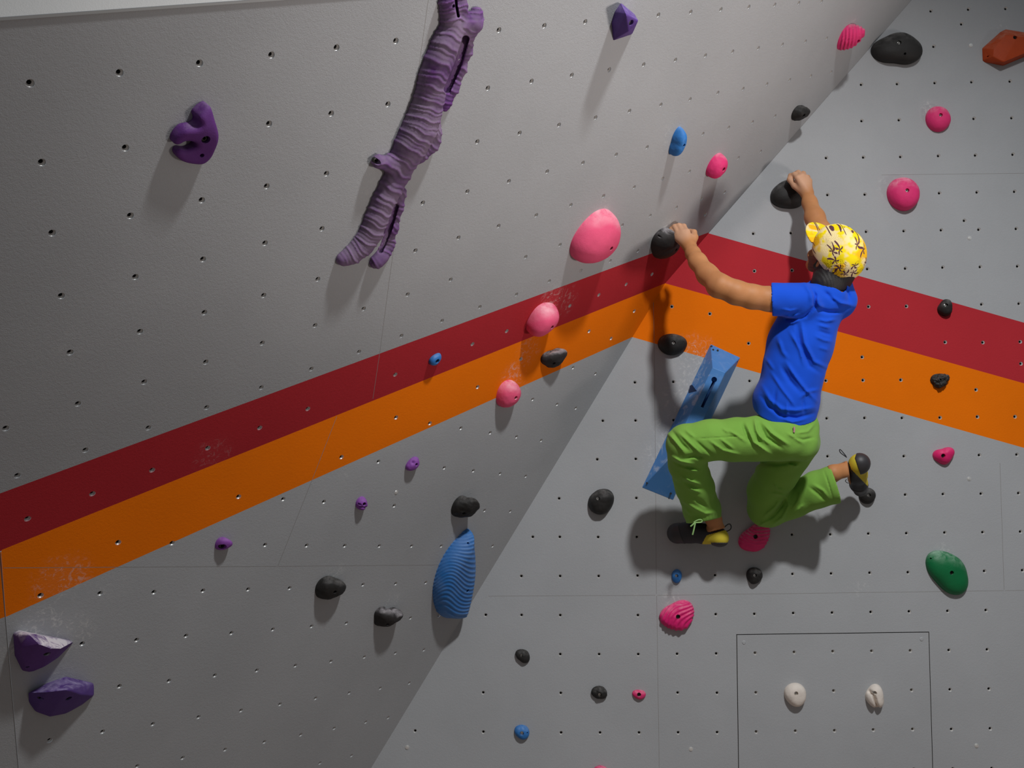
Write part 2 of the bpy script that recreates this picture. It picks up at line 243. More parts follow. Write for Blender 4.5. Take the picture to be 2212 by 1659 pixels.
def put_inserts(parent, pl, pts, hr, mat_of, zero):
    """nearest 100 as parts, the rest as one 'stuff' part"""
    R = rot_to(pl); meshes = {}
    pts = sorted(pts, key=lambda p: (p[2] + (4 if not (0 < p[0] / p[2] * F_PX + CX < 2212 and 0 < p[1] / p[2] * F_PX + CY < 1659) else 0)))
    rest = []
    for i, p in enumerate(pts):
        m = mat_of(p)
        if m.name not in meshes: meshes[m.name] = insert_mesh('threaded_insert', hr, m)
        T = Matrix.Translation(W(p)) @ R
        if i < 100:
            o = bpy.data.objects.new('threaded_insert', meshes[m.name]); COL.objects.link(o); o.parent = parent; o.matrix_local = T
        else: rest.append((T, meshes[m.name]))
    if rest:
        bm = bmesh.new(); ms = []
        for T, me in rest:
            base = len(bm.faces); k = bmesh.new(); k.from_mesh(me); k.transform(T)
            tmp = bpy.data.meshes.new('t'); 
            off = len(ms)
            if me.materials[0] not in ms: ms.append(me.materials[0])
            for f in k.faces: f.material_index = {0: 2 + ms.index(me.materials[0]), 1: 0, 2: 1}[f.material_index]
            k.to_mesh(tmp); k.free(); bm.from_mesh(tmp); bpy.data.meshes.remove(tmp)
        me = bpy.data.meshes.new('threaded_inserts'); bm.to_mesh(me); bm.free()
        o = link('threaded_inserts', me, parent, [M_STEEL, M_DARK] + ms); o['kind'] = 'stuff'

# key points of the folds between the boards
A0 = un(1437, 612, PR); K1 = un(1527, 503, PR); K2 = un(1966, 0, PR); K3 = un(2059, -107, PR)
B1_ = un(1365, 728, PR); B2_ = un(801, 1659, PR); BF = B2_ + (B2_ - B1_) * .75
FL = un(0, 1190, P1); FLX = A0 + (FL - A0) * 1.28
TL0 = un(0, 37, P1); T1 = un(530, 0, P1); TLX = TL0 + (TL0 - T1) * 1.2
e1R, e2R, e3R = frame(PR)
RT = K3 + e2R * 1.6 + e1R * .9
def onR(p): n, d = PR; return p - n * (n @ p - d)
def lineR(x0, y0, x1, y1, X): return y0 + (y1 - y0) * (X - x0) / (x1 - x0)
xs = lambda x0, y0, x1, y1, d=12: un(x0 - d, lineR(x0, y0, x1, y1, x0 - d), PR)          # the board runs on a little behind its neighbours
K1x = xs(1527, 503, 2212, 697); A0x = xs(1437, 612, 2212, 828); B1x = xs(1365, 728, 2212, 967.5)
R_out = [A0x, K1x, K2 - e1R * .03, K3 - e1R * .03, onR(RT), onR(un(3300, -900, PR)), onR(un(3300, 2300, PR)), onR(BF), B2_ - e1R * .03, B1x]
redR = [A0x, K1x, un(3300, lineR(1527, 503, 2212, 697, 3300), PR), un(3300, lineR(1437, 612, 2212, 828, 3300), PR)]
oraR = [B1x, A0x, un(3300, lineR(1437, 612, 2212, 828, 3300), PR), un(3300, lineR(1365, 728, 2212, 967.5, 3300), PR)]
PANEL = [(1590.5, 1370), (2007, 1364.5), (2015.5, 1659), (2023, 1900), (1598, 1905)]
panel_in = [(1592.2, 1371.6), (2005.6, 1366.2), (2014, 1659), (2021.3, 1898), (1599.6, 1903)]
u_ = lambda pl, *q: [un(x, y, pl) for x, y in q]
seamsR = [u_(PR, (1411.5, 652), (1414, 800)), u_(PR, (1414, 800), (1418, 1283)), u_(PR, (1418.5, 1287), (1424, 1659)), u_(PR, (1055, 1288), (1416, 1286)), u_(PR, (1420, 1286), (2169, 1276)), u_(PR, (2171, 1276), (3200, 1262)),
          u_(PR, (2160, 1000), (2169, 1274)), u_(PR, (1904, 378), (3200, 362))]
mk = lambda *a: [(tuple(W(p)), r, s) for p, r, s in a]
marksR = mk((un(2006, 236, PR), .05, .95), (un(1918, 400, PR), .07, .35), (un(1500, 775, PR), .13, .6), (un(1470, 860, PR), .12, .55), (un(1445, 925, PR), .10, .45), (un(1415, 990, PR), .10, .45), (un(2040, 1188, PR), .05, .5),
            (un(1451, 1297, PR), .06, .6), (un(1855, 1272, PR), .06, .35), (un(1370, 1290, PR), .04, .25), (un(2165, 60, PR), .06, .3), (un(1492, 815, PR), .08, .6))
marks1 = mk((un(1440, 487, P1), .06, .6), (un(1195, 640, P1), .09, .5), (un(1215, 655, P1), .1, .35), (un(1440, 290, P1), .06, .4), (un(460, 980, P1), .08, .25), (un(1300, 445, P1), .06, .3), (un(1356, 18, P1), .06, .35), (un(1843, 50, P1), .05, .4), (un(790, 385, P1), .14, .15), (un(110, 760, P1), .12, .15))
marks2 = mk((un(90, 1355, P2), .10, .95), (un(150, 1372, P2), .09, .9), (un(20, 1400, P2), .05, .7), (un(135, 1250, P2), .10, .55), (un(1108, 812, P2), .08, .5), (un(1130, 845, P2), .05, .45), (un(1140, 760, P2), .08, .3), (un(1000, 1070, P2), .05, .55), (un(722, 1240, P2), .06, .4), (un(847, 1295, P2), .06, .5), (un(742, 1028, P2), .03, .4), (un(130, 1455, P2), .05, .4), (un(235, 1265, P2), .08, .3))
PG_R, PR_R, PO_R = paint('grey_wall_paint', GREY, marksR), paint('red_wall_paint', RED, marksR), paint('orange_wall_paint', ORANGE, marksR)
PG_1, PR_1 = paint('grey_overhang_paint', GREY, marks1), paint('red_overhang_paint', RED, marks1)
PG_2, PO_2 = paint('grey_lower_paint', GREY, marks2), paint('orange_lower_paint', ORANGE, marks2)
HR = .0083
H3 = {k: [un(x, y, {'R': PR, '1': P1, '2': P2}[k]) for x, y in v] for k, v in HOLES.items()}
wallR, frR, cutR = build_wall('wall_back', PR, R_out, [(redR, 1), (oraR, 2)], seamsR, H3['R'], [[un(x, y, PR) for x, y in PANEL], [un(x, y, PR) for x, y in panel_in]], [PG_R, PR_R, PO_R, M_JOINT], HR)
def band_of(pl, polys, mats):
    def f(p):
        x, y = p[0] / p[2] * F_PX + CX, p[1] / p[2] * F_PX + CY
        for poly, m in polys:
            c = False
            for i in range(len(poly)):
                a, b = poly[i], poly[i - 1]
                if (a[1] > y) != (b[1] > y) and x < (b[0] - a[0]) * (y - a[1]) / (b[1] - a[1]) + a[0]: c = not c
            if c: return m
        return mats
    return f
px = lambda p: (p[0] / p[2] * F_PX + CX, p[1] / p[2] * F_PX + CY)
put_inserts(wallR, PR, [p for p in H3['R']], HR, band_of(PR, [([px(p) for p in redR], PR_R), ([px(p) for p in oraR], PO_R)], PG_R), None)
# service hatch set into the back wall
ap, _, _ = build_wall('access_panel', PR, [un(x, y, PR) for x, y in panel_in], [], [], [p for p in H3['R'] if 1592 < px(p)[0] < 2014 and 1370 < px(p)[1] < 1900], [], [PG_R, M_JOINT], HR)
del ap['kind']; ap.parent = wallR
jt = mesh('panel_gap', [W(p + PR[0] * .006) for p in [un(x + dx, y + dy, PR) for (x, y), (dx, dy) in zip(PANEL, [(-3, -3), (3, -3), (3, 0), (3, 3), (-3, 3)])]], [(0, 1, 2, 3, 4)], wallR, [M_GAP])
for x, y in ((1607, 1388), (1991, 1381)):
    bm = bmesh.new(); bmesh.ops.create_cone(bm, cap_ends=True, segments=20, radius1=.0085, radius2=.006, depth=.0025)
    bmesh.ops.transform(bm, matrix=Matrix.Translation(W(un(x, y, PR, .001))) @ rot_to(PR), verts=bm.verts)
    me = bpy.data.meshes.new('panel_screw'); bm.to_mesh(me); bm.free(); link('panel_screw', me, wallR, [plain('painted_screw', GREY, .45)])
for x, y, pl, wl in ((2097, 97.7, PR, 'R'), (2094.5, 514.4, PR, 'R'), (2093.5, 1034.5, PR, 'R'), (2109.6, 1611, PR, 'R'), (1492.5, 1618.4, PR, 'R'), (879.4, 1614.5, PR, 'R')):
    bm = bmesh.new(); bmesh.ops.create_cone(bm, cap_ends=True, segments=20, radius1=.0095, radius2=.0075, depth=.003)
    k = bmesh.ops.create_cone(bm, cap_ends=True, segments=16, radius1=.005, radius2=.0045, depth=.006)
    bmesh.ops.transform(bm, matrix=Matrix.Translation(W(un(x, y, pl, .001))) @ rot_to(pl), verts=bm.verts)
    me = bpy.data.meshes.new('washer_screw'); bm.to_mesh(me); bm.free(); link('washer_screw', me, wallR, [M_SCREW])
# left overhang: upper board (grey over red) and lower board (orange over grey)
def s1(X): return lineR(0, 1065, 1527, 503, X)
L1_out = [A0, K1, K2, K3, TL0, TLX, FLX, FL]
P1x = un(-420, s1(-420), P1)
red1 = [A0, K1, P1x, FLX, FL]
seams1 = [u_(P1, (925, -5), (841, 600)), u_(P1, (841, 600), (820, 760)), u_(P1, (820, 760), (805, 861))]
wall1, fr1, _ = build_wall('wall_left', P1, L1_out, [([un(x, y, P1) for x, y in [px(A0), (1449, 607.2), (1539, 498.6), px(K1), (-420, s1(-420)), px(FLX), px(FL)]], 1)], seams1, H3['1'], [], [PG_1, PR_1, M_JOINT], HR)
put_inserts(wall1, P1, H3['1'], HR, band_of(P1, [([(1437, 612), (1527, 503), (-420, s1(-420)), px(FLX), (0, 1190)], PR_1)], PG_1), None)
E0 = un(2, 1192, P2); E1_ = un(12, 1332, P2); E2_ = un(40, 1659, P2); E3_ = E1_ + (E2_ - E1_) * 2.6
e2L = frame(P2)[1] * .02; A0u = A0 + e2L; E0u = E0 + e2L
L2_out = [A0, A0u, E0u, E0, E1_, E2_, E3_, onR(BF), B2_, B1_]
ora2 = [px(A0), (2, 1192), (12, 1332), (1365, 728)]
seams2 = [u_(P2, (727, 899), (682, 1015)), u_(P2, (682, 1015), (599, 1224)), u_(P2, (8, 1226), (597, 1223)), u_(P2, (601, 1223), (948, 1220))]
wall2, fr2, _ = build_wall('wall_left_lower', P2, L2_out, [([un(1449, 607, P2), A0u, E0u, E0] + [un(x, y, P2) for x, y in [(12, 1332), (1365, 728), (1377, 722.5)]], 1)], seams2, H3['2'], [], [PG_2, PO_2, M_JOINT], HR)
put_inserts(wall2, P2, H3['2'], HR, band_of(P2, [(ora2, PO_2)], PG_2), None)
bm = bmesh.new(); bmesh.ops.create_cone(bm, cap_ends=True, segments=20, radius1=.0095, radius2=.0075, depth=.003)
bmesh.ops.create_cone(bm, cap_ends=True, segments=16, radius1=.005, radius2=.0045, depth=.006)
bmesh.ops.transform(bm, matrix=Matrix.Translation(W(un(855.7, 1063.4, P2, .001))) @ rot_to(P2), verts=bm.verts)
me = bpy.data.meshes.new('washer_screw'); bm.to_mesh(me); bm.free(); link('washer_screw', me, wall2, [M_SCREW])
# narrow board left of the lower one, and the pale board above the overhang
Q = un(-420, 1500, P2); Q = Q * 1.04
Qt = FLX
o = mesh('wall_left_return', [W(p) for p in (E0, FLX, Q, Q + (E3_ - E1_), E3_, E2_, E1_)], [(0, 1, 2, 6), (6, 2, 3, 4, 5)], None, [PG_2, PO_2, M_JOINT]); tag(o, kind='structure')
o.data.polygons[0].material_index = 1
gap = mesh('panel_gap', [W(p * .9995) for p in (E1_ - (E2_ - E1_) * .42, E3_, E3_ + np.array([-.0035, 0, 0]), E1_ - (E2_ - E1_) * .42 + np.array([-.0035, 0, 0]))], [(0, 1, 2, 3)], wall2, [M_JOINT])
up = (P1[0] * -1); top_dir = UPC * .95 + np.array([0.10, 0, .30])
o = mesh('wall_left_upper', [W(p) for p in (TLX, K3, K3 + top_dir * 1.6, TLX + top_dir * 1.6)], [(0, 1, 2, 3)], None, [paint('pale_wall_paint', (.62, .615, .60, 1))]); tag(o, kind='structure')
lip = mesh('panel_lip', [W(p) for p in (TLX + P1[0] * -.002, K3 + P1[0] * -.002, K3 + P1[0] * -.002 - UPC * .006, TLX + P1[0] * -.002 - UPC * .006)], [(0, 1, 2, 3)], wall1, [M_JOINT])
# foam mats on the floor of the hall (below the frame) and the hall behind the camera
tm = NT('mat_vinyl'); M_MAT = tm.set(tm.mix(tm.ramp(tm.noise(1.5, 4), .3, .7), (.30, .23, .19, 1), (.36, .28, .23, 1)), .6)
tag(mesh('floor', [(-7, -6, 0), (7, -6, 0), (7, 7, 0), (-7, 7, 0)], [(0, 1, 2, 3)], None, [M_MAT]), kind='structure')
DOMES = {
'H4':('1',(1458.2,301.5,0.0309,-0.152,-0.296,-0.050,0.050,-0.0036,-0.0034,0.0480)),
'H5':('1',(1542.1,354.3,0.0458,-0.078,0.018,-0.008,0.021,0.0024,-0.0038,0.0513)),
'H6':('1',(1826.4,77.7,0.0523,-0.062,0.058,-0.061,0.032,0.0041,0.0196,0.0602)),
'H7':('1',(1721.2,241.8,0.0358,0.039,0.146,-0.047,0.045,0.0058,0.0104,0.0439)),
'H8':('1',(1279.5,506.3,0.1036,0.003,0.063,0.033,0.002,0.0136,-0.0067,0.0826)),
'H9':('1',(1429.4,523.5,0.0702,0.150,-0.050,-0.043,-0.000,-0.0048,0.0168,0.0663)),
'H10':('1',(1167.0,682.7,0.0637,-0.002,0.117,0.020,0.068,-0.0155,-0.0108,0.0729)),
'H11':('1',(938.5,774.3,0.0225,-0.010,0.103,-0.023,-0.013,-0.0050,-0.0013,0.0195)),
'H12':('2',(1190.5,772.7,0.0448,0.159,0.126,-0.124,0.016,0.0001,0.0199,0.0487)),
'H13':('2',(1092.5,847.4,0.0519,-0.021,0.017,0.020,0.043,-0.0031,-0.0009,0.0570)),
'H14':('2',(889.4,999.9,0.0246,0.011,0.128,0.027,-0.020,-0.0049,-0.0028,0.0265)),
'H15':('2',(778.4,1085.6,0.0224,-0.035,-0.114,-0.012,-0.016,-0.0003,0.0000,0.0295)),
'H16':('2',(478.2,1173.4,0.0223,0.081,-0.020,0.079,0.014,0.0035,0.0102,0.0287)),
'H17':('2',(992.1,1095.0,0.0453,0.021,-0.130,0.022,-0.057,0.0193,0.0333,0.0627)),
'H18':('2',(707.6,1267.8,0.0490,0.167,-0.054,0.079,0.021,-0.0014,0.0139,0.0508)),
'H19':('2',(827.2,1328.0,0.0428,0.215,0.017,0.161,0.141,0.0125,0.0119,0.0589)),
'H23':('R',(1936.4,106.9,0.0806,0.207,-0.009,-0.050,-0.069,0.0114,-0.0129,0.0608)),
'H25':('R',(2024.8,258.1,0.0529,-0.027,-0.019,0.009,-0.001,-0.0008,-0.0004,0.0444)),
'H26':('R',(1949.3,419.8,0.0688,-0.034,-0.020,-0.004,0.005,0.0010,-0.0040,0.0601)),
'H27':('R',(1702.2,421.5,0.0670,0.086,0.011,-0.024,-0.048,-0.0019,-0.0038,0.0544)),
'H28':('R',(1451.6,744.1,0.0514,0.147,-0.010,0.020,0.017,-0.0004,0.0025,0.0457)),
'H29':('R',(2040.4,666.1,0.0320,-0.105,0.053,-0.067,-0.042,-0.0010,0.0001,0.0371)),
'H30':('R',(2028.7,821.7,0.0329,0.097,0.024,-0.005,0.059,0.0013,-0.0024,0.0315)),
'H31':('R',(2037.6,984.4,0.0375,0.107,0.080,-0.072,0.098,0.0006,0.0044,0.0357)),
'H32':('R',(1872.2,1070.5,0.0343,0.002,0.020,-0.004,0.013,-0.0005,0.0001,0.0340)),
'H33':('R',(2046.5,1234.8,0.0814,-0.034,-0.197,-0.024,0.042,-0.0032,0.0024,0.0485)),
'H35':('R',(1630.2,1162.0,0.0585,0.052,0.160,-0.070,-0.006,0.0033,0.0097,0.0396)),
'H36':('R',(1628.7,1242.3,0.0330,-0.007,0.032,0.020,0.033,0.0008,-0.0002,0.0359)),
'H37':('R',(1461.8,1244.5,0.0242,-0.138,0.032,-0.003,0.010,-0.0003,0.0001,0.0197)),
'H38':('R',(1463.8,1329.0,0.0639,0.084,0.088,-0.072,0.008,-0.0023,-0.0037,0.0462)),
'H39':('R',(1298.7,1083.6,0.0532,0.009,0.079,-0.024,0.017,-0.0036,0.0012,0.0562)),
'H40':('R',(1129.7,1416.4,0.0280,0.024,-0.140,-0.040,0.031,-0.0006,0.0000,0.0249)),
'H41':('R',(1294.0,1495.5,0.0288,0.081,-0.037,-0.024,0.001,-0.0001,0.0002,0.0297)),
'H42':('R',(1380.5,1499.7,0.0223,0.182,-0.043,-0.011,0.050,0.0004,-0.0002,0.0202)),
'H43':('R',(1127.7,1580.5,0.0296,0.031,-0.071,-0.022,0.021,0.0004,-0.0001,0.0282)),
'H46':('R',(1296.8,1667.9,0.0300,0.109,0.010,0.004,-0.002,-0.0000,0.0002,0.0276)),
'H44':('R',(1717.1,1499.4,0.0458,-0.039,-0.018,-0.020,0.032,-0.0000,0.0018,0.0429)),
'H45':('R',(1888.9,1502.9,0.0407,-0.128,-0.000,-0.060,-0.017,-0.0035,-0.0024,0.0431)),
}
# ------------------------------------------------------------------ climbing holds
WALLS = {'1': P1, '2': P2, 'R': PR}
PINK = srgb(236, 62, 112); PINKL = srgb(244, 110, 140); BLACK = (.022, .021, .020, 1); BLUE = srgb(40, 120, 196); PURPLE = srgb(98, 48, 128); VIOLET = srgb(84, 56, 140)
M_PINK = resin('pink_resin', (.82, .038, .19, 1), .65, .62, (.95, .62, .66, 1)); M_PINKC = resin('chalky_pink_resin', (.86, .10, .22, 1), 1.0, .7, (.98, .66, .70, 1), cscale=9, up0=-.25, up1=.75); M_BLACK = resin('black_resin', BLACK, .28, .62, (.45, .43, .41, 1)); M_BLACKC = resin('chalky_black_resin', (.03, .027, .027, 1), .75, .7, (.62, .58, .60, 1), cscale=20)
M_BLUE = resin('blue_resin', (.035, .20, .56, 1), .45, .55, (.45, .60, .85, 1)); M_PURPLE = resin('purple_resin', (.135, .035, .22, 1), .55, .7, (.50, .38, .55, 1)); M_LILAC = resin('lilac_resin', (.27, .075, .40, 1), .4, .7, (.55, .35, .65, 1)); M_VIOLET = resin('violet_resin', (.10, .045, .24, 1), .6, .7, (.55, .48, .72, 1))
M_VCHALK = resin('chalked_violet_resin', (.13, .05, .25, 1), 1.6, .8, (.82, .78, .82, 1), cscale=26, up0=-.25, up1=.45)
M_GREEN = resin('green_resin', (.004, .16, .05, 1), .65, .5, (.45, .62, .50, 1)); M_ORES = resin('rust_orange_resin', (.44, .055, .008, 1), .5, .6, (.62, .30, .20, 1)); M_WHITE = resin('cream_resin', (.82, .74, .66, 1), .3, .75, (.75, .72, .66, 1))
M_TAR = plain('dark_groove', (.03, .028, .025, 1), .8)
def cat_loop(T, sub=6):
    T = np.array(T, float); n = len(T); Q = []
    for i in range(n):
        a, b, c, d = T[i - 1], T[i], T[(i + 1) % n], T[(i + 2) % n]
        for k in range(sub):
            t = k / sub; Q.append(.5 * ((2 * b) + (-a + c) * t + (2 * a - 5 * b + 4 * c - d) * t * t + (-a + 3 * b - 3 * c + d) * t ** 3))
    return np.array(Q)
def seg_dist(P, poly):
    """distance of 2-D points to a polyline, and the running length of the nearest point"""
    best = np.full(len(P), 1e9); run = np.zeros(len(P)); acc = 0
    poly = np.array(poly, float)
    for a, b in zip(poly[:-1], poly[1:]):
        d = b - a; L = np.hypot(*d); t = np.clip(((P - a) @ d) / (L * L), 0, 1)
        dd = np.hypot(*(P - a - t[:, None] * d).T); m = dd < best
        best[m] = dd[m]; run[m] = (acc + t * L)[m]; acc += L
    return best, run
def to_px(P): return np.c_[CX + F_PX * P[:, 0] / P[:, 2], CY + F_PX * P[:, 1] / P[:, 2]]
def fbm(P, sc, seed=0.0, oct=3):
    return np.array([noise.fractal(Vector((p[0] * sc + seed, p[1] * sc, p[2] * sc)), 1.0, 2.0, oct) for p in P])
def bake_cut(o, cutters):
    """carve real bores with a boolean, then drop the cutters"""
    for c in cutters:
        m = o.modifiers.new('b', 'BOOLEAN'); m.operation = 'DIFFERENCE'; m.solver = 'EXACT'; m.object = c
    bpy.context.view_layer.update(); dg = bpy.context.evaluated_depsgraph_get()
    me = bpy.data.meshes.new_from_object(o.evaluated_get(dg)); o.modifiers.clear(); old = o.data; o.data = me
    me.polygons.foreach_set('use_smooth', [True] * len(me.polygons))
    bpy.data.meshes.remove(old)
    for c in cutters:
        cm = c.data; bpy.data.objects.remove(c); bpy.data.meshes.remove(cm)
    try: me.set_sharp_from_angle(angle=math.radians(50))
    except Exception: pass
def cyl(name, loc, R, r, z0, z1, seg=24, mats=None, r2=None):
    bm = bmesh.new(); bmesh.ops.create_cone(bm, cap_ends=True, segments=seg, radius1=r, radius2=r2 or r, depth=z1 - z0, matrix=Matrix.Translation((0, 0, (z0 + z1) / 2)))
    bmesh.ops.transform(bm, matrix=Matrix.Translation(loc) @ R, verts=bm.verts)
    me = bpy.data.meshes.new(name); bm.to_mesh(me); bm.free(); return link(name, me, None, mats)
def bolt_mesh():
    bm = bmesh.new(); N = 24; prof = [(.0078, -.006), (.0078, .0012), (.0070, .002), (.0044, .002)]
    rings = [[bm.verts.new((r * math.cos(2 * math.pi * k / N), r * math.sin(2 * math.pi * k / N), z)) for k in range(N)] for r, z in prof]
    hexr = lambda k: .0042 / math.cos(((2 * math.pi * k / N) % (math.pi / 3)) - math.pi / 6) * math.cos(math.pi / 6)
    for z in (.002, -.004): rings.append([bm.verts.new((hexr(k) * math.cos(2 * math.pi * k / N), hexr(k) * math.sin(2 * math.pi * k / N), z)) for k in range(N)])
    for i in range(len(rings) - 1):
        for k in range(N): 
            f = bm.faces.new((rings[i][k], rings[i][(k + 1) % N], rings[i + 1][(k + 1) % N], rings[i + 1][k])); f.smooth = i in (1, 2)
    bm.faces.new(rings[-1]); bm.faces.new(rings[0][::-1])
    me = bpy.data.meshes.new('bolt'); bm.to_mesh(me); bm.free(); me.materials.append(M_BOLT); return me
M_BOLT = plain('bolt_steel', (.62, .60, .57, 1), .38, 1.0); M_BOLTD = plain('blackened_bolt', (.05, .048, .045, 1), .45, .8)
BOLT = bolt_mesh()
def drill(body, root, pl, bolts, depth=.016):
    """bolts: (px, py, radius, kind) kind: b bright bolt, d dark bolt, s small screw hole (no bolt)"""
    R = rot_to(pl); e3 = Vector((M3 @ (-pl[0])).tolist())
    bv = BVHTree.FromPolygons([v.co.copy() for v in body.data.vertices], [tuple(p.vertices) for p in body.data.polygons])
    C0 = Vector((0, 0, CAM_H)); cut = []; put = []
    for x, y, r, kind in bolts:
        d = (W(ray(x, y)) - C0).normalized(); hit = bv.ray_cast(C0, d)
        if hit[0] is None: print('bolt misses', body.name, x, y); continue
        n = hit[1]; loc = hit[0]; dp = depth if kind != 's' else .010
        ext = min(max(0, n.dot(e3)), 1)
        c = cyl('cutter', loc, R, r, -dp, .05, 20); cut.append(c)
        if kind != 's': put.append((loc - e3 * (dp - .0062), kind, r))
    if cut: bake_cut(body, cut)
    for loc, kind, r in put:
        me = BOLT if kind == 'b' else BOLT
        o = bpy.data.objects.new('bolt', me); COL.objects.link(o); s = min(1.0, r * .92 / .0078)
        o.matrix_world = Matrix.Translation(loc) @ R @ Matrix.Diagonal((s, s, 1, 1))
        if kind == 'd':
            o.data = me.copy(); o.data.materials.clear(); o.data.materials.append(M_BOLTD)
        o.parent = root; o.matrix_parent_inverse = root.matrix_world.inverted()
def make_root(name, pl, cx, cy, label, cat='climbing hold', group=None):
    r = empty(name, W(un(cx, cy, pl))); r['label'] = label; r['category'] = cat
    r['group'] = group or {id(P1): 'holds on the upper overhang', id(P2): 'holds on the lower left board', id(PR): 'holds on the back wall'}[id(pl)]
    if cat != 'climbing hold': del r['group']
    bpy.context.view_layer.update(); return r
def dome(name, key, mat, label, bolts=(), rough=.0018, nsc=28, ex=.8, feats=(), group=None, flat=None, N=96, K=30, seed=0):
    w, p = DOMES[key]; pl = WALLS[w]; e1, e2, e3 = frame(pl); O = un(p[0], p[1], pl)
    ph = np.linspace(0, 2 * np.pi, N, endpoint=False)
    e = np.clip(2 * (p[3] * np.cos(2 * ph) + p[4] * np.sin(2 * ph)), -.9, .9); r = p[2] / np.sqrt(1 - e) * (1 + p[5] * np.cos(3 * ph) + p[6] * np.sin(3 * ph))
    V = []; NR = []
    for k in range(K):
        th = k / (K - 1) * np.pi / 2 * .995; s = np.cos(th) ** ex; q = np.sin(th); z = p[9] * q ** .9
        u = r * np.cos(ph) * s + p[7] * q; v = r * np.sin(ph) * s + p[8] * q
        V.append(np.c_[u, v, np.full(N, z)]); NR.append(np.c_[np.cos(ph) * np.cos(th), np.sin(ph) * np.cos(th), np.full(N, np.sin(th))])
    V = np.concatenate(V); NR = np.concatenate(NR); top = np.array([[p[7], p[8], p[9]]]); V = np.r_[V, top]; NR = np.r_[NR, [[0, 0, 1]]]
    fade = np.clip(V[:, 2] / (p[9] * .25), 0, 1)
    V = V + NR * (fbm(V, nsc, seed + p[0]) * rough * fade)[:, None]
    P3 = O + np.outer(V[:, 0], e1) + np.outer(V[:, 1], e2) + np.outer(V[:, 2], e3); PX = to_px(P3)
    for ft in feats:
        if ft[0] == 'groove': _, poly, wpx, dep = ft; d, _r = seg_dist(PX, poly); V = V - NR * (dep * np.exp(-(d / wpx) ** 2) * fade)[:, None]
        if ft[0] == 'dent': _, c, rp, dep = ft; d = np.hypot(*(PX - c).T); V = V - NR * (dep * np.exp(-(d / rp) ** 2) * fade)[:, None]
        if ft[0] == 'ridge':
            _, fn, amp = ft; V = V + NR * (amp * fn(PX, V) * fade)[:, None]
    if flat is not None: V[:, 2] = np.minimum(V[:, 2], flat)
    F = []
    for k in range(K - 1):
        for i in range(N): j = (i + 1) % N; F.append((k * N + i, k * N + j, (k + 1) * N + j, (k + 1) * N + i))
    t = K * N
    for i in range(N): F.append(((K - 1) * N + i, (K - 1) * N + (i + 1) % N, t))
    F.append(tuple(range(N))[::-1])
    P3 = O + np.outer(V[:, 0], e1) + np.outer(V[:, 1], e2) + np.outer(V[:, 2], e3)
    root = make_root(name, pl, p[0], p[1], label, group=group)
    b = mesh('body', Wv(P3), F, None, [mat], True); bm = bmesh.new(); bm.from_mesh(b.data); bmesh.ops.recalc_face_normals(bm, faces=bm.faces); bm.to_mesh(b.data); bm.free()
    drill(b, root, pl, bolts); adopt(b, root)
    return root, b
def hullpts(name, pl, pts, mat, label, bolts=(), bevel=.004, seg=2, cen=None, sub=0, group=None, matfn=None, mats=None):
    """faceted hold: pts = (px, py, height above the wall)"""
    P = [W(un(x, y, pl, h)) for x, y, h in pts]
    bm = bmesh.new(); vs = [bm.verts.new(p) for p in P]
    r = bmesh.ops.convex_hull(bm, input=vs); bmesh.ops.delete(bm, geom=[g for g in r['geom_interior'] if isinstance(g, bmesh.types.BMVert)] , context='VERTS')
    bmesh.ops.dissolve_limit(bm, angle_limit=math.radians(4), verts=bm.verts, edges=bm.edges)
    bmesh.ops.recalc_face_normals(bm, faces=bm.faces)
    if bevel: bmesh.ops.bevel(bm, geom=list(bm.edges), offset=bevel, segments=seg, affect='EDGES', profile=.6, clamp_overlap=True)
    bmesh.ops.triangulate(bm, faces=[f for f in bm.faces if len(f.verts) > 4])
    me = bpy.data.meshes.new('body'); bm.to_mesh(me); bm.free()
    cx = sum(p[0] for p in pts) / len(pts); cy = sum(p[1] for p in pts) / len(pts)
    root = make_root(name, pl, *(cen or (cx, cy)), label, group=group)
    b = link('body', me, None, mats or [mat])
    me.polygons.foreach_set('use_smooth', [True] * len(me.polygons))
    try: me.set_sharp_from_angle(angle=math.radians(28))
    except Exception: pass
    return root, b
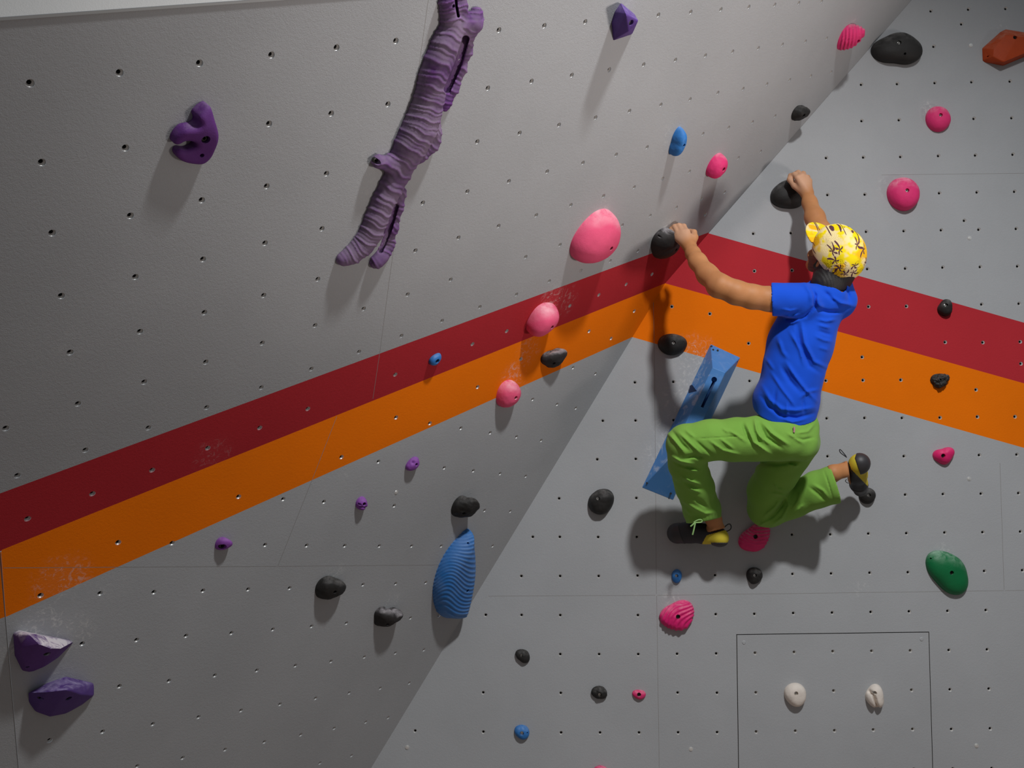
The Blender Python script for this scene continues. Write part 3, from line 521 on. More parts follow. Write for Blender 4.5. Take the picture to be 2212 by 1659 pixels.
# ------------------------------------------------------------------ implicit surfaces (naive surface nets)
def isosurf(f, lo, hi, h, margin=.03, B=8):
    lo = np.array(lo, float); n = np.ceil((np.array(hi) - lo) / h / B).astype(int) + 1
    N = n * B
    ci = np.stack(np.meshgrid(*[np.arange(k) for k in n], indexing='ij'), -1).reshape(-1, 3)
    cc = lo + (ci * B + (B - 1) / 2) * h; cv = f(cc); lim = B * h * .87 + margin
    V = np.full(tuple(N), 1.0, np.float32).reshape(n[0], B, n[1], B, n[2], B)
    ins = ci[cv < -lim]
    for c in ins: V[c[0], :, c[1], :, c[2], :] = -1
    kp = ci[np.abs(cv) <= lim]
    loc = np.stack(np.meshgrid(*[np.arange(B)] * 3, indexing='ij'), -1).reshape(-1, 3)
    for s in range(0, len(kp), 1500):
        c = kp[s:s + 1500]; P = lo + (c[:, None, :] * B + loc[None]) * h
        v = f(P.reshape(-1, 3)).astype(np.float32).reshape(len(c), B, B, B)
        V[c[:, 0], :, c[:, 1], :, c[:, 2], :] = v
    V = V.reshape(tuple(N)); S_ = V < 0
    a = S_[:-1, :-1, :-1]; cnt = np.zeros(a.shape, np.int8)
    for i in (0, 1):
        for j in (0, 1):
            for k in (0, 1): cnt += S_[i:N[0] - 1 + i, j:N[1] - 1 + j, k:N[2] - 1 + k]
    act = np.argwhere((cnt > 0) & (cnt < 8)); idx = np.full(a.shape, -1, np.int32); idx[tuple(act.T)] = np.arange(len(act))
    cor = [(i, j, k) for i in (0, 1) for j in (0, 1) for k in (0, 1)]
    cvv = {c: V[act[:, 0] + c[0], act[:, 1] + c[1], act[:, 2] + c[2]] for c in cor}
    acc = np.zeros((len(act), 3)); w = np.zeros(len(act))
    for c in cor:
        for ax in range(3):
            if c[ax]: continue
            d = list(c); d[ax] = 1; d = tuple(d); va, vb = cvv[c], cvv[d]; m = (va < 0) != (vb < 0)
            t = np.where(m, va / np.where(m, va - vb, 1), 0); p = np.array(c, float)[None].repeat(len(act), 0); p[:, ax] += t
            acc[m] += p[m]; w[m] += 1
    VV = lo + (act + acc / w[:, None]) * h
    Fq = []
    for ax in range(3):
        sl0 = [slice(1, N[i] - 1) for i in range(3)]; sl1 = list(sl0); sl0[ax] = slice(0, N[ax] - 2); sl1[ax] = slice(1, N[ax] - 1)
        A, Bq = S_[tuple(sl0)], S_[tuple(sl1)]; e = np.argwhere(A != Bq); off = np.array([1, 1, 1]); off[ax] = 0; e = e + off
        u, v = (ax + 1) % 3, (ax + 2) % 3; du = np.eye(3, dtype=int)[u]; dv = np.eye(3, dtype=int)[v]
        q = [idx[tuple((e - du - dv).T)], idx[tuple((e - dv).T)], idx[tuple(e.T)], idx[tuple((e - du).T)]]
        q = np.stack(q, 1); sg = S_[tuple(e.T)]; q[~sg] = q[~sg][:, ::-1]; Fq.append(q)
    Fq = np.concatenate(Fq); Fq = Fq[(Fq >= 0).all(1)]
    return VV, Fq
def np_mesh(name, V, Fq, parent=None, mats=None, smooth_it=0):
    if smooth_it:
        E = np.concatenate([Fq[:, [0, 1]], Fq[:, [1, 2]], Fq[:, [2, 3]], Fq[:, [3, 0]]]); 
        for _ in range(smooth_it):
            acc = np.zeros_like(V); c = np.zeros(len(V))
            np.add.at(acc, E[:, 0], V[E[:, 1]]); np.add.at(acc, E[:, 1], V[E[:, 0]]); np.add.at(c, E[:, 0], 1); np.add.at(c, E[:, 1], 1)
            V = V * .5 + acc / np.maximum(c, 1)[:, None] * .5
    me = bpy.data.meshes.new(name); P = Wv(V)
    me.vertices.add(len(P)); me.vertices.foreach_set('co', P.astype(np.float32).ravel())
    me.loops.add(len(Fq) * 4); me.loops.foreach_set('vertex_index', Fq.astype(np.int32).ravel())
    me.polygons.add(len(Fq)); me.polygons.foreach_set('loop_start', np.arange(0, len(Fq) * 4, 4, dtype=np.int32)); me.polygons.foreach_set('loop_total', np.full(len(Fq), 4, np.int32))
    me.update(calc_edges=True); me.validate()
    return link(name, me, parent, mats, True)
def cap(P, a, b, ra, rb):
    """round cone (approximate distance)"""
    a = np.asarray(a, float); b = np.asarray(b, float); d = b - a; t = np.clip((P - a) @ d / max(d @ d, 1e-12), 0, 1)
    return np.sqrt((((P - a) - t[:, None] * d) ** 2).sum(1)) - (ra + (rb - ra) * t)
def ell(P, c, r, R=None):
    q = P - np.asarray(c, float)
    if R is not None: q = q @ R
    r = np.asarray(r, float); k0 = np.sqrt(((q / r) ** 2).sum(1)); k1 = np.sqrt(((q / (r * r)) ** 2).sum(1))
    return k0 * (k0 - 1.0) / np.maximum(k1, 1e-9)
def smin(a, b, k): 
    h = np.clip(.5 + .5 * (b - a) / k, 0, 1); return b + (a - b) * h - k * h * (1 - h)
def smax(a, b, k): return -smin(-a, -b, k)
def frm(z, x):
    """rotation with local z along z and local x near x; columns are local axes"""
    z = np.array(z, float); z /= np.linalg.norm(z); x = np.array(x, float); x -= z * (x @ z); x /= np.linalg.norm(x); return np.stack([x, np.cross(z, x), z], 1)
def stripes(ax, ay, lam, warp=.25, wl=18):
    L = math.hypot(ax, ay); ax, ay = ax / L, ay / L
    def f(PX, V):
        s = PX @ np.array([ax, ay]); t = PX @ np.array([-ay, ax])
        return np.sin(2 * np.pi * (s / lam + warp * np.sin(t / wl * 2 * np.pi)))
    return f
N_ = 'climbing_hold'
# -- left overhang
dome(N_, 'H4', M_BLUE, 'small blue hold high on the overhang, up and left of a small pink hold', [(1478.2, 314, .006, 'b')], ex=.62)
dome(N_, 'H5', M_PINK, 'small smooth pink hold on the overhang, right of the small blue hold', [(1564, 366, .0085, 'd')], ex=.7)
dome(N_, 'H6', M_PINK, 'ribbed pink hold at the top of the overhang, left of the large black hold', [(1853.5, 89, .007, 'd')], feats=[('ridge', stripes(1, .12, 7.5, .1, 60), .0022)])
dome(N_, 'H7', M_BLACK, 'small black hold on the edge of the overhang, below the ribbed pink hold', [(1737.5, 249.5, .007, 'd')], rough=.004)
dome(N_, 'H8', M_PINKC, 'biggest pink hold, an egg-shaped sloper on the overhang above the red band', [(1321, 537, .0085, 'd')], rough=.0015, nsc=14)
dome(N_, 'H9', M_BLACKC, 'black rounded hold gripped by the left hand of the climber, top rim chalked', [(1425, 511, .0045, 's'), (1461, 540, .0075, 'd')], rough=.002)
dome(N_, 'H10', M_PINKC, 'chalked pink hold on the red band, above the black hold on the orange band', [(1193, 707, .008, 'd')], rough=.0015, nsc=14)
dome(N_, 'H11', M_BLUE, 'tiny blue hold alone on the red band', [(945.5, 780.5, .0085, 'd')], ex=.65)
# -- lower left board
dome(N_, 'H12', M_BLACKC, 'black bean-shaped hold on the orange band, just below a chalked pink hold', [(1197, 785, .006, 'd')], feats=[('dent', (1181, 757), 10, .014)], rough=.003)
dome(N_, 'H13', M_PINKC, 'chalked pink hold straddling the lower edge of the orange band', [(1115, 859.5, .0075, 'd')], rough=.0015)
dome(N_, 'H14', M_LILAC, 'tiny purple hold nearest to the orange band, topmost of three', [(900, 1004, .006, 'd')], feats=[('dent', (893, 999), 4, .008)], rough=.003)
dome(N_, 'H15', M_LILAC, 'tiny purple hold, the middle one of the three small purple holds', [(788, 1090, .007, 'd'), (778, 1090, .0045, 's')], feats=[('groove', [(776, 1096), (790, 1097)], 2.5, .007)], rough=.002)
dome(N_, 'H16', M_LILAC, 'tiny pointed purple hold, leftmost of the three small purple holds', [(482, 1182, .010, 'd')], rough=.002)
dome(N_, 'H17', M_BLACK, 'black boulder-shaped hold above the tall blue fingerprint hold', [(1003, 1109, .006, 'd')], rough=.005, feats=[('dent', (1008, 1072), 9, .006)])
dome(N_, 'H18', M_BLACK, 'black rounded hold left of the black two-humped one on the lower left board', [(724, 1279, .006, 'd')], rough=.003)
dome(N_, 'H19', M_BLACKC, 'black two-humped hold with chalky white right hump, lower left board', [(838, 1349, .005, 's')], feats=[('dent', (829, 1309), 9, .014)], rough=.003)
# -- back wall
dome(N_, 'H23', M_BLACK, 'largest black hold, a wide flat dome at the top of the back wall', [(1943, 91.5, .0085, 'b'), (1955, 116, .005, 's')], rough=.002, nsc=12)
dome(N_, 'H25', M_PINK, 'round pink hold in the upper right with chalk smeared on its upper left', [(2032.6, 248.2, .008, 'b')], rough=.001)
dome(N_, 'H26', M_PINK, 'big round pink hold right of the climber, above the red band', [(1960.2, 411, .0085, 'b')], rough=.001)
dome(N_, 'H27', M_BLACK, 'large black dome hold gripped by the right hand of the climber', (), rough=.0012, nsc=12)
dome(N_, 'H28', M_BLACK, 'black dome hold above the blue volume, on the lower edge of the orange band', [(1455.3, 740.3, .0085, 'b')], rough=.0015)
dome(N_, 'H29', M_BLACK, 'small black teardrop hold on the upper edge of the red band', [(2044.2, 659, .0075, 'b')], rough=.0015)
dome(N_, 'H30', M_BLACK, 'small knobbly black hold alone on the orange band', [(2031, 820, .005, 'b')], rough=.009, nsc=45, feats=[('dent', (2021, 815), 5, .01), ('dent', (2042, 822), 4, .009)])
dome(N_, 'H31', resin('hot_pink_resin', (.78, .018, .16, 1), .25, .5, (.9, .3, .45, 1)), 'plain hot pink hold below the orange band at the right', [(2037.9, 984.4, .0085, 'd')], rough=.0008)
dome(N_, 'H32', M_BLACK, 'small round black hold under the toe of the climber', [(1877.4, 1070, .0075, 'b')], rough=.0012)
dome(N_, 'H33', M_GREEN, 'green oval hold with chalk on its upper edge, the only green one', [(2056.3, 1237.4, .0085, 'd'), (2011, 1206.5, .0035, 's')], rough=.0012, nsc=12)
arc = lambda cx, cy, lam: (lambda PX, V: np.sin(2 * np.pi * (np.hypot(PX[:, 0] - cx, (PX[:, 1] - cy) * 1.25) / lam + .25 * np.sin(PX[:, 0] / 9))))
dome(N_, 'H35', M_PINK, 'dark pink wavy hold in shade under the knee of the climber', [(1632.3, 1159.4, .0095, 'd')], feats=[('ridge', arc(1650, 1110, 9), .0022)])
dome(N_, 'H36', M_BLACK, 'small rough black hold directly below the pink hold at the knee', [(1631, 1243.5, .0075, 'b')], rough=.004)
dome(N_, 'H37', M_BLUE, 'tiny upright blue hold above the wavy pink hold', [(1461.5, 1244.3, .0075, 'b')], ex=.6)
dome(N_, 'H38', resin('wavy_pink_resin', (.82, .018, .19, 1), .45, .55, (.95, .62, .66, 1)), 'wavy-grooved pink hold in the open below the climber', [(1464.9, 1332.6, .0095, 'd')], feats=[('ridge', arc(1512, 1360, 9.5), .0022)])
dome(N_, 'H39', M_BLACK, 'large black boulder hold at the edge of the back wall, left of the blue volume', [(1291.6, 1077.4, .0085, 'b')], rough=.004, nsc=18)
dome(N_, 'H40', M_BLACK, 'small smooth black hold, leftmost of the two low black ones on the back wall', [(1126.2, 1416.2, .0065, 'b')], rough=.002)
dome(N_, 'H41', M_BLACK, 'small lumpy black hold left of the tiny pink one', [(1295.2, 1501.4, .0075, 'b')], rough=.005)
dome(N_, 'H42', M_PINK, 'tiny oval pink hold right of a small lumpy black one', [(1380.5, 1501, .0085, 'd')], rough=.0006)
dome(N_, 'H43', M_BLUE, 'small round blue hold near the bottom edge of the photo', [(1127.3, 1584.4, .0085, 'b'), (1139, 1583, .003, 's')], rough=.0012)
dome(N_, 'H46', M_PINK, 'pink hold cut off by the bottom edge of the photo', (), rough=.0006)
dome(N_, 'H44', M_WHITE, 'round cream white hold on the hatch panel', [(1720, 1498.4, .0085, 'b')], rough=.001, ex=.55)
dome(N_, 'H45', M_WHITE, 'cream white hold split by a dark groove, on the hatch panel', [(1890, 1497, .0075, 'b')], rough=.0012, ex=.6, feats=[('groove', [(1878, 1494), (1886, 1498), (1891, 1512), (1896, 1532)], 3.2, .022)])
# -- faceted ones
def finish(rb, pl, bolts): drill(rb[1], rb[0], pl, bolts); adopt(rb[1], rb[0])
r = hullpts(N_, P1, [(1341, 6, .012), (1320, 50, 0), (1324, 88, 0), (1327, 26, 0), (1345, 10, 0), (1379, 44, .075), (1376, 50, .075), (1350, 70, .045), (1358, 68, .07), (1352, 30, .07), (1366, 74, .0), (1371, 30, .012)], M_VIOLET, 'dark violet wedge hold at the top of the overhang, chalk along its upper edge', bevel=.003)
finish(r, P1, [(1363.5, 49, .0085, 'b')])
r = hullpts(N_, PR, [(2160.5, 69, 0), (2172.3, 63, 0), (2240, 74, 0), (2121, 104.3, 0), (2122, 131, 0), (2127, 135, 0), (2167, 142.5, 0), (2250, 108, 0), (2172, 76, .05), (2198, 79, .055), (2250, 80, .05), (2147, 106, .045), (2145, 122, .042), (2168, 134, .05), (2240, 104, .05)], M_ORES, 'faceted rust orange hold cut off by the right edge of the photo', bevel=.003)
finish(r, PR, [(2193, 80.5, .0085, 'd'), (2134.5, 121.5, .003, 's')])
r = hullpts(N_, P2, [(27, 1367, .0), (40, 1361, 0), (161.5, 1385, 0), (60, 1368, .06), (85, 1392, .085), (110, 1401, .085), (132, 1401, .07), (31, 1417, 0), (47, 1449, 0), (66, 1453, .01), (95, 1441, .035), (127, 1420, .02), (38, 1375, .03), (45, 1400, .05), (55, 1440, .03), (150, 1390, .0)], M_VCHALK, 'violet wedge hold with its flat top white with chalk, lower left', bevel=.004)
finish(r, P2, [(102, 1413, .0085, 'd'), (60, 1441, .0045, 's')])
r = hullpts(N_, P2, [(60, 1497, .01), (101, 1475, 0), (142, 1460.5, 0), (203, 1475, 0), (203, 1501, .0), (147, 1490, .09), (101, 1495, .07), (177, 1501, .06), (202, 1503, .02), (177, 1523, 0), (142, 1542.5, .01), (108, 1549, .02), (76, 1538, .01), (61, 1517, 0), (120, 1530, .05)], M_VIOLET, 'violet wedge hold with a bare rough top, lowest one in the left corner', bevel=.004)
finish(r, P2, [(148.5, 1509, .0085, 'd'), (88.5, 1509, .006, 'd')])
# -- big blue volume screwed to the back wall
VOL = [(1535.2, 743, 0), (1599.2, 772.3, 0), (1453.8, 1080.5, 0), (1386.5, 1053.4, 0), (1539.5, 794, .10), (1567, 805, .10), (1443, 993, .10), (1473, 1004, .10)]
bm = bmesh.new(); vs = [bm.verts.new(W(un(x, y, PR, h))) for x, y, h in VOL]
for f in ((0, 1, 5, 4), (1, 2, 7, 5), (2, 3, 6, 7), (3, 0, 4, 6), (4, 5, 7, 6), (3, 2, 1, 0)): bm.faces.new([vs[i] for i in f])
bmesh.ops.recalc_face_normals(bm, faces=bm.faces); bmesh.ops.bevel(bm, geom=list(bm.edges), offset=.0018, segments=1, affect='EDGES')
me = bpy.data.meshes.new('body'); bm.to_mesh(me); bm.free()
tb = NT('blue_painted_plywood'); sc_ = tb.ramp(tb.noise(16, 6, .7, dist=1.0), .50, .66)
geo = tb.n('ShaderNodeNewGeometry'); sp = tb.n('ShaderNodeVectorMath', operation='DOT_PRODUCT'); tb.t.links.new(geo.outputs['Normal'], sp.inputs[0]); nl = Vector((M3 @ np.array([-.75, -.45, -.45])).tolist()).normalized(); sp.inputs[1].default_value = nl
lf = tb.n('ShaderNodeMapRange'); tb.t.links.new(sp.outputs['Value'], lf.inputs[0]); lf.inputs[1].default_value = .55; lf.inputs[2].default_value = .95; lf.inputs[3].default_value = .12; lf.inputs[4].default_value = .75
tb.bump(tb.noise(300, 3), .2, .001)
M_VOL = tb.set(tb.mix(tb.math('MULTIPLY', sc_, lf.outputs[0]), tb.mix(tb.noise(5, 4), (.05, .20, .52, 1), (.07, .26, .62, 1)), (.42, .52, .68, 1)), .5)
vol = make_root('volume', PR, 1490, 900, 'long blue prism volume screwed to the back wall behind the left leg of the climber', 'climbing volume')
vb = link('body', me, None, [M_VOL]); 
R_ = rot_to(PR)
def bar_cut(a, b, r, h, d):
    pa = W(un(*a, PR, h)); pb = W(un(*b, PR, h)); dd = (pb - pa); L = dd.length
    bm = bmesh.new(); k = bmesh.ops.create_cube(bm, size=1, matrix=Matrix.Diagonal((L, 2 * r, d, 1)))
    z = Vector((M3 @ (-PR[0])).tolist()); x = dd.normalized(); y = z.cross(x).normalized(); z = x.cross(y)
    m = Matrix((x, y, z)).transposed().to_4x4(); bmesh.ops.transform(bm, matrix=Matrix.Translation((pa + pb) / 2) @ m, verts=bm.verts)
    me = bpy.data.meshes.new('c'); bm.to_mesh(me); bm.free(); return link('c', me)
bake_cut(vb, [bar_cut((1542, 822), (1515, 880), .006, .085, .12), cyl('c', W(un(1542.8, 820, PR, .10)), R_, .0115, -.03, .03)])
vb.data.polygons.foreach_set('use_smooth', [False] * len(vb.data.polygons))
# notch of darker blue cut in its left flank, and its screws
nt = hullpts('notch_plate', PR, [(1495, 831, .045), (1509, 850, .074), (1487, 850, .01), (1490, 833, .012)], plain('dark_blue_paint', (.012, .05, .19, 1), .6), 'x', bevel=0)
bpy.data.objects.remove(nt[0]); nt[1].name = 'notch_face'; nt[1]['label'] = 'darker blue notch in the left flank'; nb = nt[1]; adopt(nb, vol)
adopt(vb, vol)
for x, y, h in ((1540.6, 755.6, .024), (1550.4, 757, .02), (1591.6, 780.5, .013), (1537, 748, .012), (1398, 1043, .018), (1449, 1066, .02)):
    c = cyl('screw', W(un(x, y, PR, h)), R_, .0042, -.004, .0012, 14, [M_BOLTD]); adopt(c, vol)
# -- bone-like purple dragon hold, spiky purple hold, fingerprint hold: grown as implicit surfaces standing on the wall
def wall_sdf(pl): n, d = pl; return lambda P: P @ n - d      # positive behind the board
def shapes(pl, items):
    """items: (px, py, radius px, ...) chains -> 3-D points whose height equals a share of their radius"""
    out = []
    for ch in items:
        c = []
        for x, y, r, *hh in ch:
            z = un(x, y, pl)[2]; rm = r / F_PX * z * .93; c.append((un(x, y, pl, rm * (hh[0] if hh else .35)), rm))
        out.append(c)
    return out
def grow(P, chains, k):
    v = None
    for c in chains:
        for (a, ra), (b, rb) in zip(c[:-1], c[1:]):
            d = cap(P, a, b, ra, rb); v = d if v is None else smin(v, d, k)
    return v
CH = shapes(P1, [
    [(972, -28, 17), (966, 2, 19), (972, 34, 22), (978, 62, 24, .5)], [(996, -22, 12, .8), (994, 10, 13, .9), (1000, 45, 14, .9), (992, 80, 18, .7)],
    [(978, 62, 24, .5), (962, 92, 32), (947, 130, 33), (935, 165, 33), (927, 205, 34), (916, 245, 37), (902, 280, 39), (886, 312, 37), (870, 345, 31), (858, 375, 27), (842, 405, 26), (827, 435, 26), (813, 468, 26), (801, 500, 26), (783, 528, 24), (760, 549, 20), (741, 559, 17)],
    [(1008, 72, 16, .6), (1022, 50, 20, .6), (1030, 30, 15, .6)], [(1012, 78, 14), (1009, 110, 10), (996, 150, 10), (980, 188, 11), (960, 225, 16)],
    [(985, 95, 16, -.2), (968, 150, 16, -.2), (950, 200, 16, -.2)], [(860, 420, 10, -.2), (838, 490, 10, -.3), (822, 535, 10, -.3)],
    [(925, 262, 22), (934, 285, 19), (930, 308, 19), (905, 335, 20)], [(872, 372, 14), (845, 354, 16, .7), (818, 349, 17, .8)],
    [(868, 415, 11), (861, 450, 8), (851, 490, 8), (843, 528, 8), (832, 545, 7)], [(838, 540, 7), (824, 554, 14), (814, 564, 18)]])
SL = [([(1006, 84), (989, 140), (966, 194)], 7.5), ([(856, 446), (842, 495), (822, 542)], 5.0), ([(984, -8), (986, 14), (990, 36)], 2.6)]
AX = np.array([(966, -30), (972, 50), (940, 150), (905, 280), (855, 390), (815, 480), (790, 530), (744, 565)], float)
ws1 = wall_sdf(P1); E1f = frame(P1)
def f_dragon(P):
    v = grow(P, CH, .02); q = to_px(P)
    _, run = seg_dist(q, AX)
    lat = (P @ E1f[0]) * 62 + (P @ E1f[1]) * 9
    s = run / 10.0 + .30 * np.sin(lat) + .28 * np.sin(lat * .47 + run / 60) + .8 * np.sin(run / 47) + .18 * np.sin(lat * 2.3 + run / 23)
    ph = s - np.floor(s); amp = .55 + .45 * np.sin(np.floor(s) * 2.4 + 1)
    rid = np.where(ph < .72, ph / .72, (1 - ph) / .28) * amp
    v = v - (.0040 * rid - .0012) * np.clip(1 - np.abs(v) / .02, 0, 1)
    hh = -ws1(P)
    for poly, wpx in SL:
        d2, _ = seg_dist(q, poly); v = smax(v, -np.maximum((d2 - wpx) * P[:, 2] / F_PX, .004 - hh), .003)
    return smax(v, ws1(P), .002)
pts = np.array([p for c in CH for p, r in c]); lo = pts.min(0) - .06; hi = pts.max(0) + .06
V_, F_ = isosurf(f_dragon, lo, hi, .0026)
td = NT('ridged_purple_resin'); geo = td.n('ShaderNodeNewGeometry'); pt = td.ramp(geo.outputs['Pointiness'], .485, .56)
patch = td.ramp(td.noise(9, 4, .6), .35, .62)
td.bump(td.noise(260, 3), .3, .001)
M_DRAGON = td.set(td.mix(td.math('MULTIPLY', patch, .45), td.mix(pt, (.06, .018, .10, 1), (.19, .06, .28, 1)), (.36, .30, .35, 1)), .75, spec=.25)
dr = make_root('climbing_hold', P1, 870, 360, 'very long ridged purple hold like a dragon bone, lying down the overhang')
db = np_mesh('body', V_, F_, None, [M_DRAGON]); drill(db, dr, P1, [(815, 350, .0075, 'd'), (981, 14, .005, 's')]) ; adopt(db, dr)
# spiky one
SP = [(447.8, 224), (456, 253), (462.5, 285), (459.5, 316), (453, 341), (437, 355), (408, 352.5), (389, 345), (379, 331), (387, 320), (402, 322), (419, 314), (416, 303.5), (398, 301.5), (385, 311), (375, 309), (376.5, 294), (392, 275), (414.5, 269), (424, 259.5), (421.5, 243)]
SPc = cat_loop(SP, 4); e1, e2, e3 = frame(P1)
sp3 = np.array([un(x, y, P1, .018) for x, y in SPc]); O_ = sp3.mean(0); sp2 = np.c_[(sp3 - O_) @ e1, (sp3 - O_) @ e2]
def poly_sd(Q, poly):
    d = np.full(len(Q), 1e9); ins = np.zeros(len(Q), bool); n = len(poly)
    for i in range(n):
        a, b = poly[i], poly[i - 1]; e = b - a; w = Q - a; t = np.clip(w @ e / (e @ e), 0, 1); dd = ((w - t[:, None] * e) ** 2).sum(1); d = np.minimum(d, dd)
        c = ((a[1] > Q[:, 1]) != (b[1] > Q[:, 1])) & (Q[:, 0] < (b[0] - a[0]) * (Q[:, 1] - a[1]) / (b[1] - a[1] + 1e-12) + a[0]); ins ^= c
    return np.sqrt(d) * np.where(ins, -1, 1)
Ow = O_ + P1[0] * ((P1[1] - O_ @ P1[0]))
def f_spiky(P):
    q = P - Ow; u, v, z = q @ e1, q @ e2, q @ e3; d2 = poly_sd(np.c_[u, v], sp2)
    H = .036 + .012 * np.clip((sp2[:, 0].max() - u) / .09, 0, 1) * 0 + .010 * np.sin(v * 40); r = .011
    a = np.maximum(d2 + r, 0); b = np.maximum(z - H + r, 0)
    body = np.sqrt(a * a + b * b) + np.minimum(np.maximum(d2 + r, z - H + r), 0) - r
    body = body + .0 + .35 * np.clip(.02 + d2, 0, .02) * 0
    return smax(body, -z - .0, .001)
hb = .08
V_, F_ = isosurf(f_spiky, sp3.min(0) - hb, sp3.max(0) + hb, .0024)
sk = make_root('climbing_hold', P1, 425, 300, 'purple claw-shaped hold with two hooks, alone at the upper left')
kb = np_mesh('body', V_, F_, None, [M_PURPLE], 2); drill(kb, sk, P1, [(445, 302, .0095, 'd'), (436.7, 336, .005, 's')]); adopt(kb, sk)
# tall blue fingerprint hold
FPo = [(1017.9, 1146), (1021.5, 1174), (1024, 1211), (1022, 1245), (1014, 1290), (1004, 1322), (990, 1334), (970, 1335), (952, 1330), (942, 1302), (942, 1268.5), (952, 1231.4), (969, 1197.7), (992.6, 1167.4)]
fp = cat_loop(FPo, 4); e1b, e2b, e3b = frame(P2); hgt = .045
fp3 = np.array([un(x, y, P2, .02) for x, y in fp]); Of = fp3.mean(0); fp2 = np.c_[(fp3 - Of) @ e1b, (fp3 - Of) @ e2b]; Ofw = Of + P2[0] * (P2[1] - Of @ P2[0])
def f_finger(P):
    q = P - Ofw; u, v, z = q @ e1b, q @ e2b, q @ e3b; d2 = poly_sd(np.c_[u, v], fp2)
    H = .064 * np.sqrt(np.clip(1 - ((d2 + .062) / .062).clip(0, 1) ** 2.2, 0, 1)) + .004
    PX = to_px(P); x, y = PX[:, 0], PX[:, 1]
    ph = y / 8.5 + 1.3 * np.sin((x - 940) / 15.0 + .3 * np.sin(y / 40)) * np.exp(-((y - 1235) / 75) ** 2) + .7 * np.sin((x + y * .6) / 17)
    rid = np.sin(2 * np.pi * ph); rid = np.tanh(rid * 1.6)
    body = np.maximum(z - H, d2) * .8
    return smax(body - .0011 * rid * np.clip(1 - np.abs(body) / .012, 0, 1), -z, .001)
V_, F_ = isosurf(f_finger, fp3.min(0) - .09, fp3.max(0) + .09, .0022)
fg = make_root('climbing_hold', P2, 985, 1250, 'tall blue leaf-shaped hold covered in fingerprint ridges, on the lower left board')
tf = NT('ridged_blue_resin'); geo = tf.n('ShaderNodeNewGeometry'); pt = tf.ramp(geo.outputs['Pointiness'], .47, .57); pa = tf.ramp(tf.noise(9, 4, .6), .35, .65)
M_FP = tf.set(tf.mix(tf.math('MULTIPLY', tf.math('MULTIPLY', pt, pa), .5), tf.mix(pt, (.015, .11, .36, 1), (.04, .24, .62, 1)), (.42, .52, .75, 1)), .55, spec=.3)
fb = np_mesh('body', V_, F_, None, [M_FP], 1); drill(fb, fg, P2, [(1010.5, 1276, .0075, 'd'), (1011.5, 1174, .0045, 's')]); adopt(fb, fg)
# ------------------------------------------------------------------ the climber
def chain(P, pts, k=None):
    """pts: (px, py, z, radius m) round-cone chain in camera space"""
    v = None
    for a, b in zip(pts[:-1], pts[1:]):
        d = cap(P, at(*a[:3]), at(*b[:3]), a[3], b[3]); v = d if v is None else (np.minimum(v, d) if k is None else smin(v, d, k))
    return v
HC = at(1802, 556, 3.42)                                        # head: centre, facing, crown, left
HF = np.array([-.31, -.66, .68]); HF /= np.linalg.norm(HF)
HU = np.array([.35, -.5, -.8]); HU = HU - HF * (HU @ HF); HU /= np.linalg.norm(HU)
HL = np.cross(HU, HF)
HM = np.stack([HL, HF, HU], 1)
def hl(P): return (P - HC) @ HM                                 # local (left, front, up)
def head(P):
    v = ell(P, HC + HM @ [0, -.008, .012], (.074, .092, .092), HM)
    v = smin(v, ell(P, HC + HM @ [0, .022, -.050], (.056, .070, .062), HM), .03)          # face and jaw
    v = smin(v, ell(P, HC + HM @ [0, .078, -.088], (.024, .022, .020), HM), .025)         # chin
    v = smin(v, cap(P, HC + HM @ [0, .088, .010], HC + HM @ [0, .106, -.028], .008, .013), .012)   # nose
    for s in (-1, 1):
        v = smin(v, ell(P, HC + HM @ [s * .032, .072, .020], (.022, .014, .010), HM), .014)        # brow
        v = smax(v, -ell(P, HC + HM @ [s * .031, .098, .000], (.016, .014, .010), HM), .010)       # eye socket
        v = smin(v, ell(P, HC + HM @ [s * .031, .078, .000], (.0125, .0125, .0125), HM), .002)     # eyeball
        v = smin(v, ell(P, HC + HM @ [s * .044, .058, -.030], (.020, .020, .018), HM), .018)       # cheekbone
        e = ell(P, HC + HM @ [s * .079, -.004, -.012], (.0085, .021, .033), HM)
        e = smax(e, -ell(P, HC + HM @ [s * .087, .001, -.010], (.006, .012, .021), HM), .004)      # ear with its hollow
        v = smin(v, e, .006)
    v = smax(v, -ell(P, HC + HM @ [0, .098, -.058], (.022, .010, .0022), HM), .004)       # mouth
    v = smin(v, ell(P, HC + HM @ [0, .088, -.064], (.018, .008, .006), HM), .006)         # lower lip
    return v
NECK = [(1797, 588, 3.43, .053), (1788, 625, 3.415, .053), (1775, 660, 3.44, .055)]
LARM = [(1722, 648, 3.37, .048), (1662, 646, 3.35, .0425), (1625, 641, 3.347, .0422), (1590, 632, 3.345, .0420), (1556, 618, 3.355, .0405), (1528, 593, 3.41, .0370), (1507, 565, 3.475, .0315), (1497, 548, 3.525, .0262), (1492, 536, 3.555, .0235)]
RARM = [(1818, 652, 3.45, .050), (1805, 600, 3.52, .045), (1784, 530, 3.61, .040), (1772, 502, 3.65, .042), (1760, 470, 3.70, .037), (1749, 438, 3.76, .0275), (1744, 420, 3.79, .0235)]
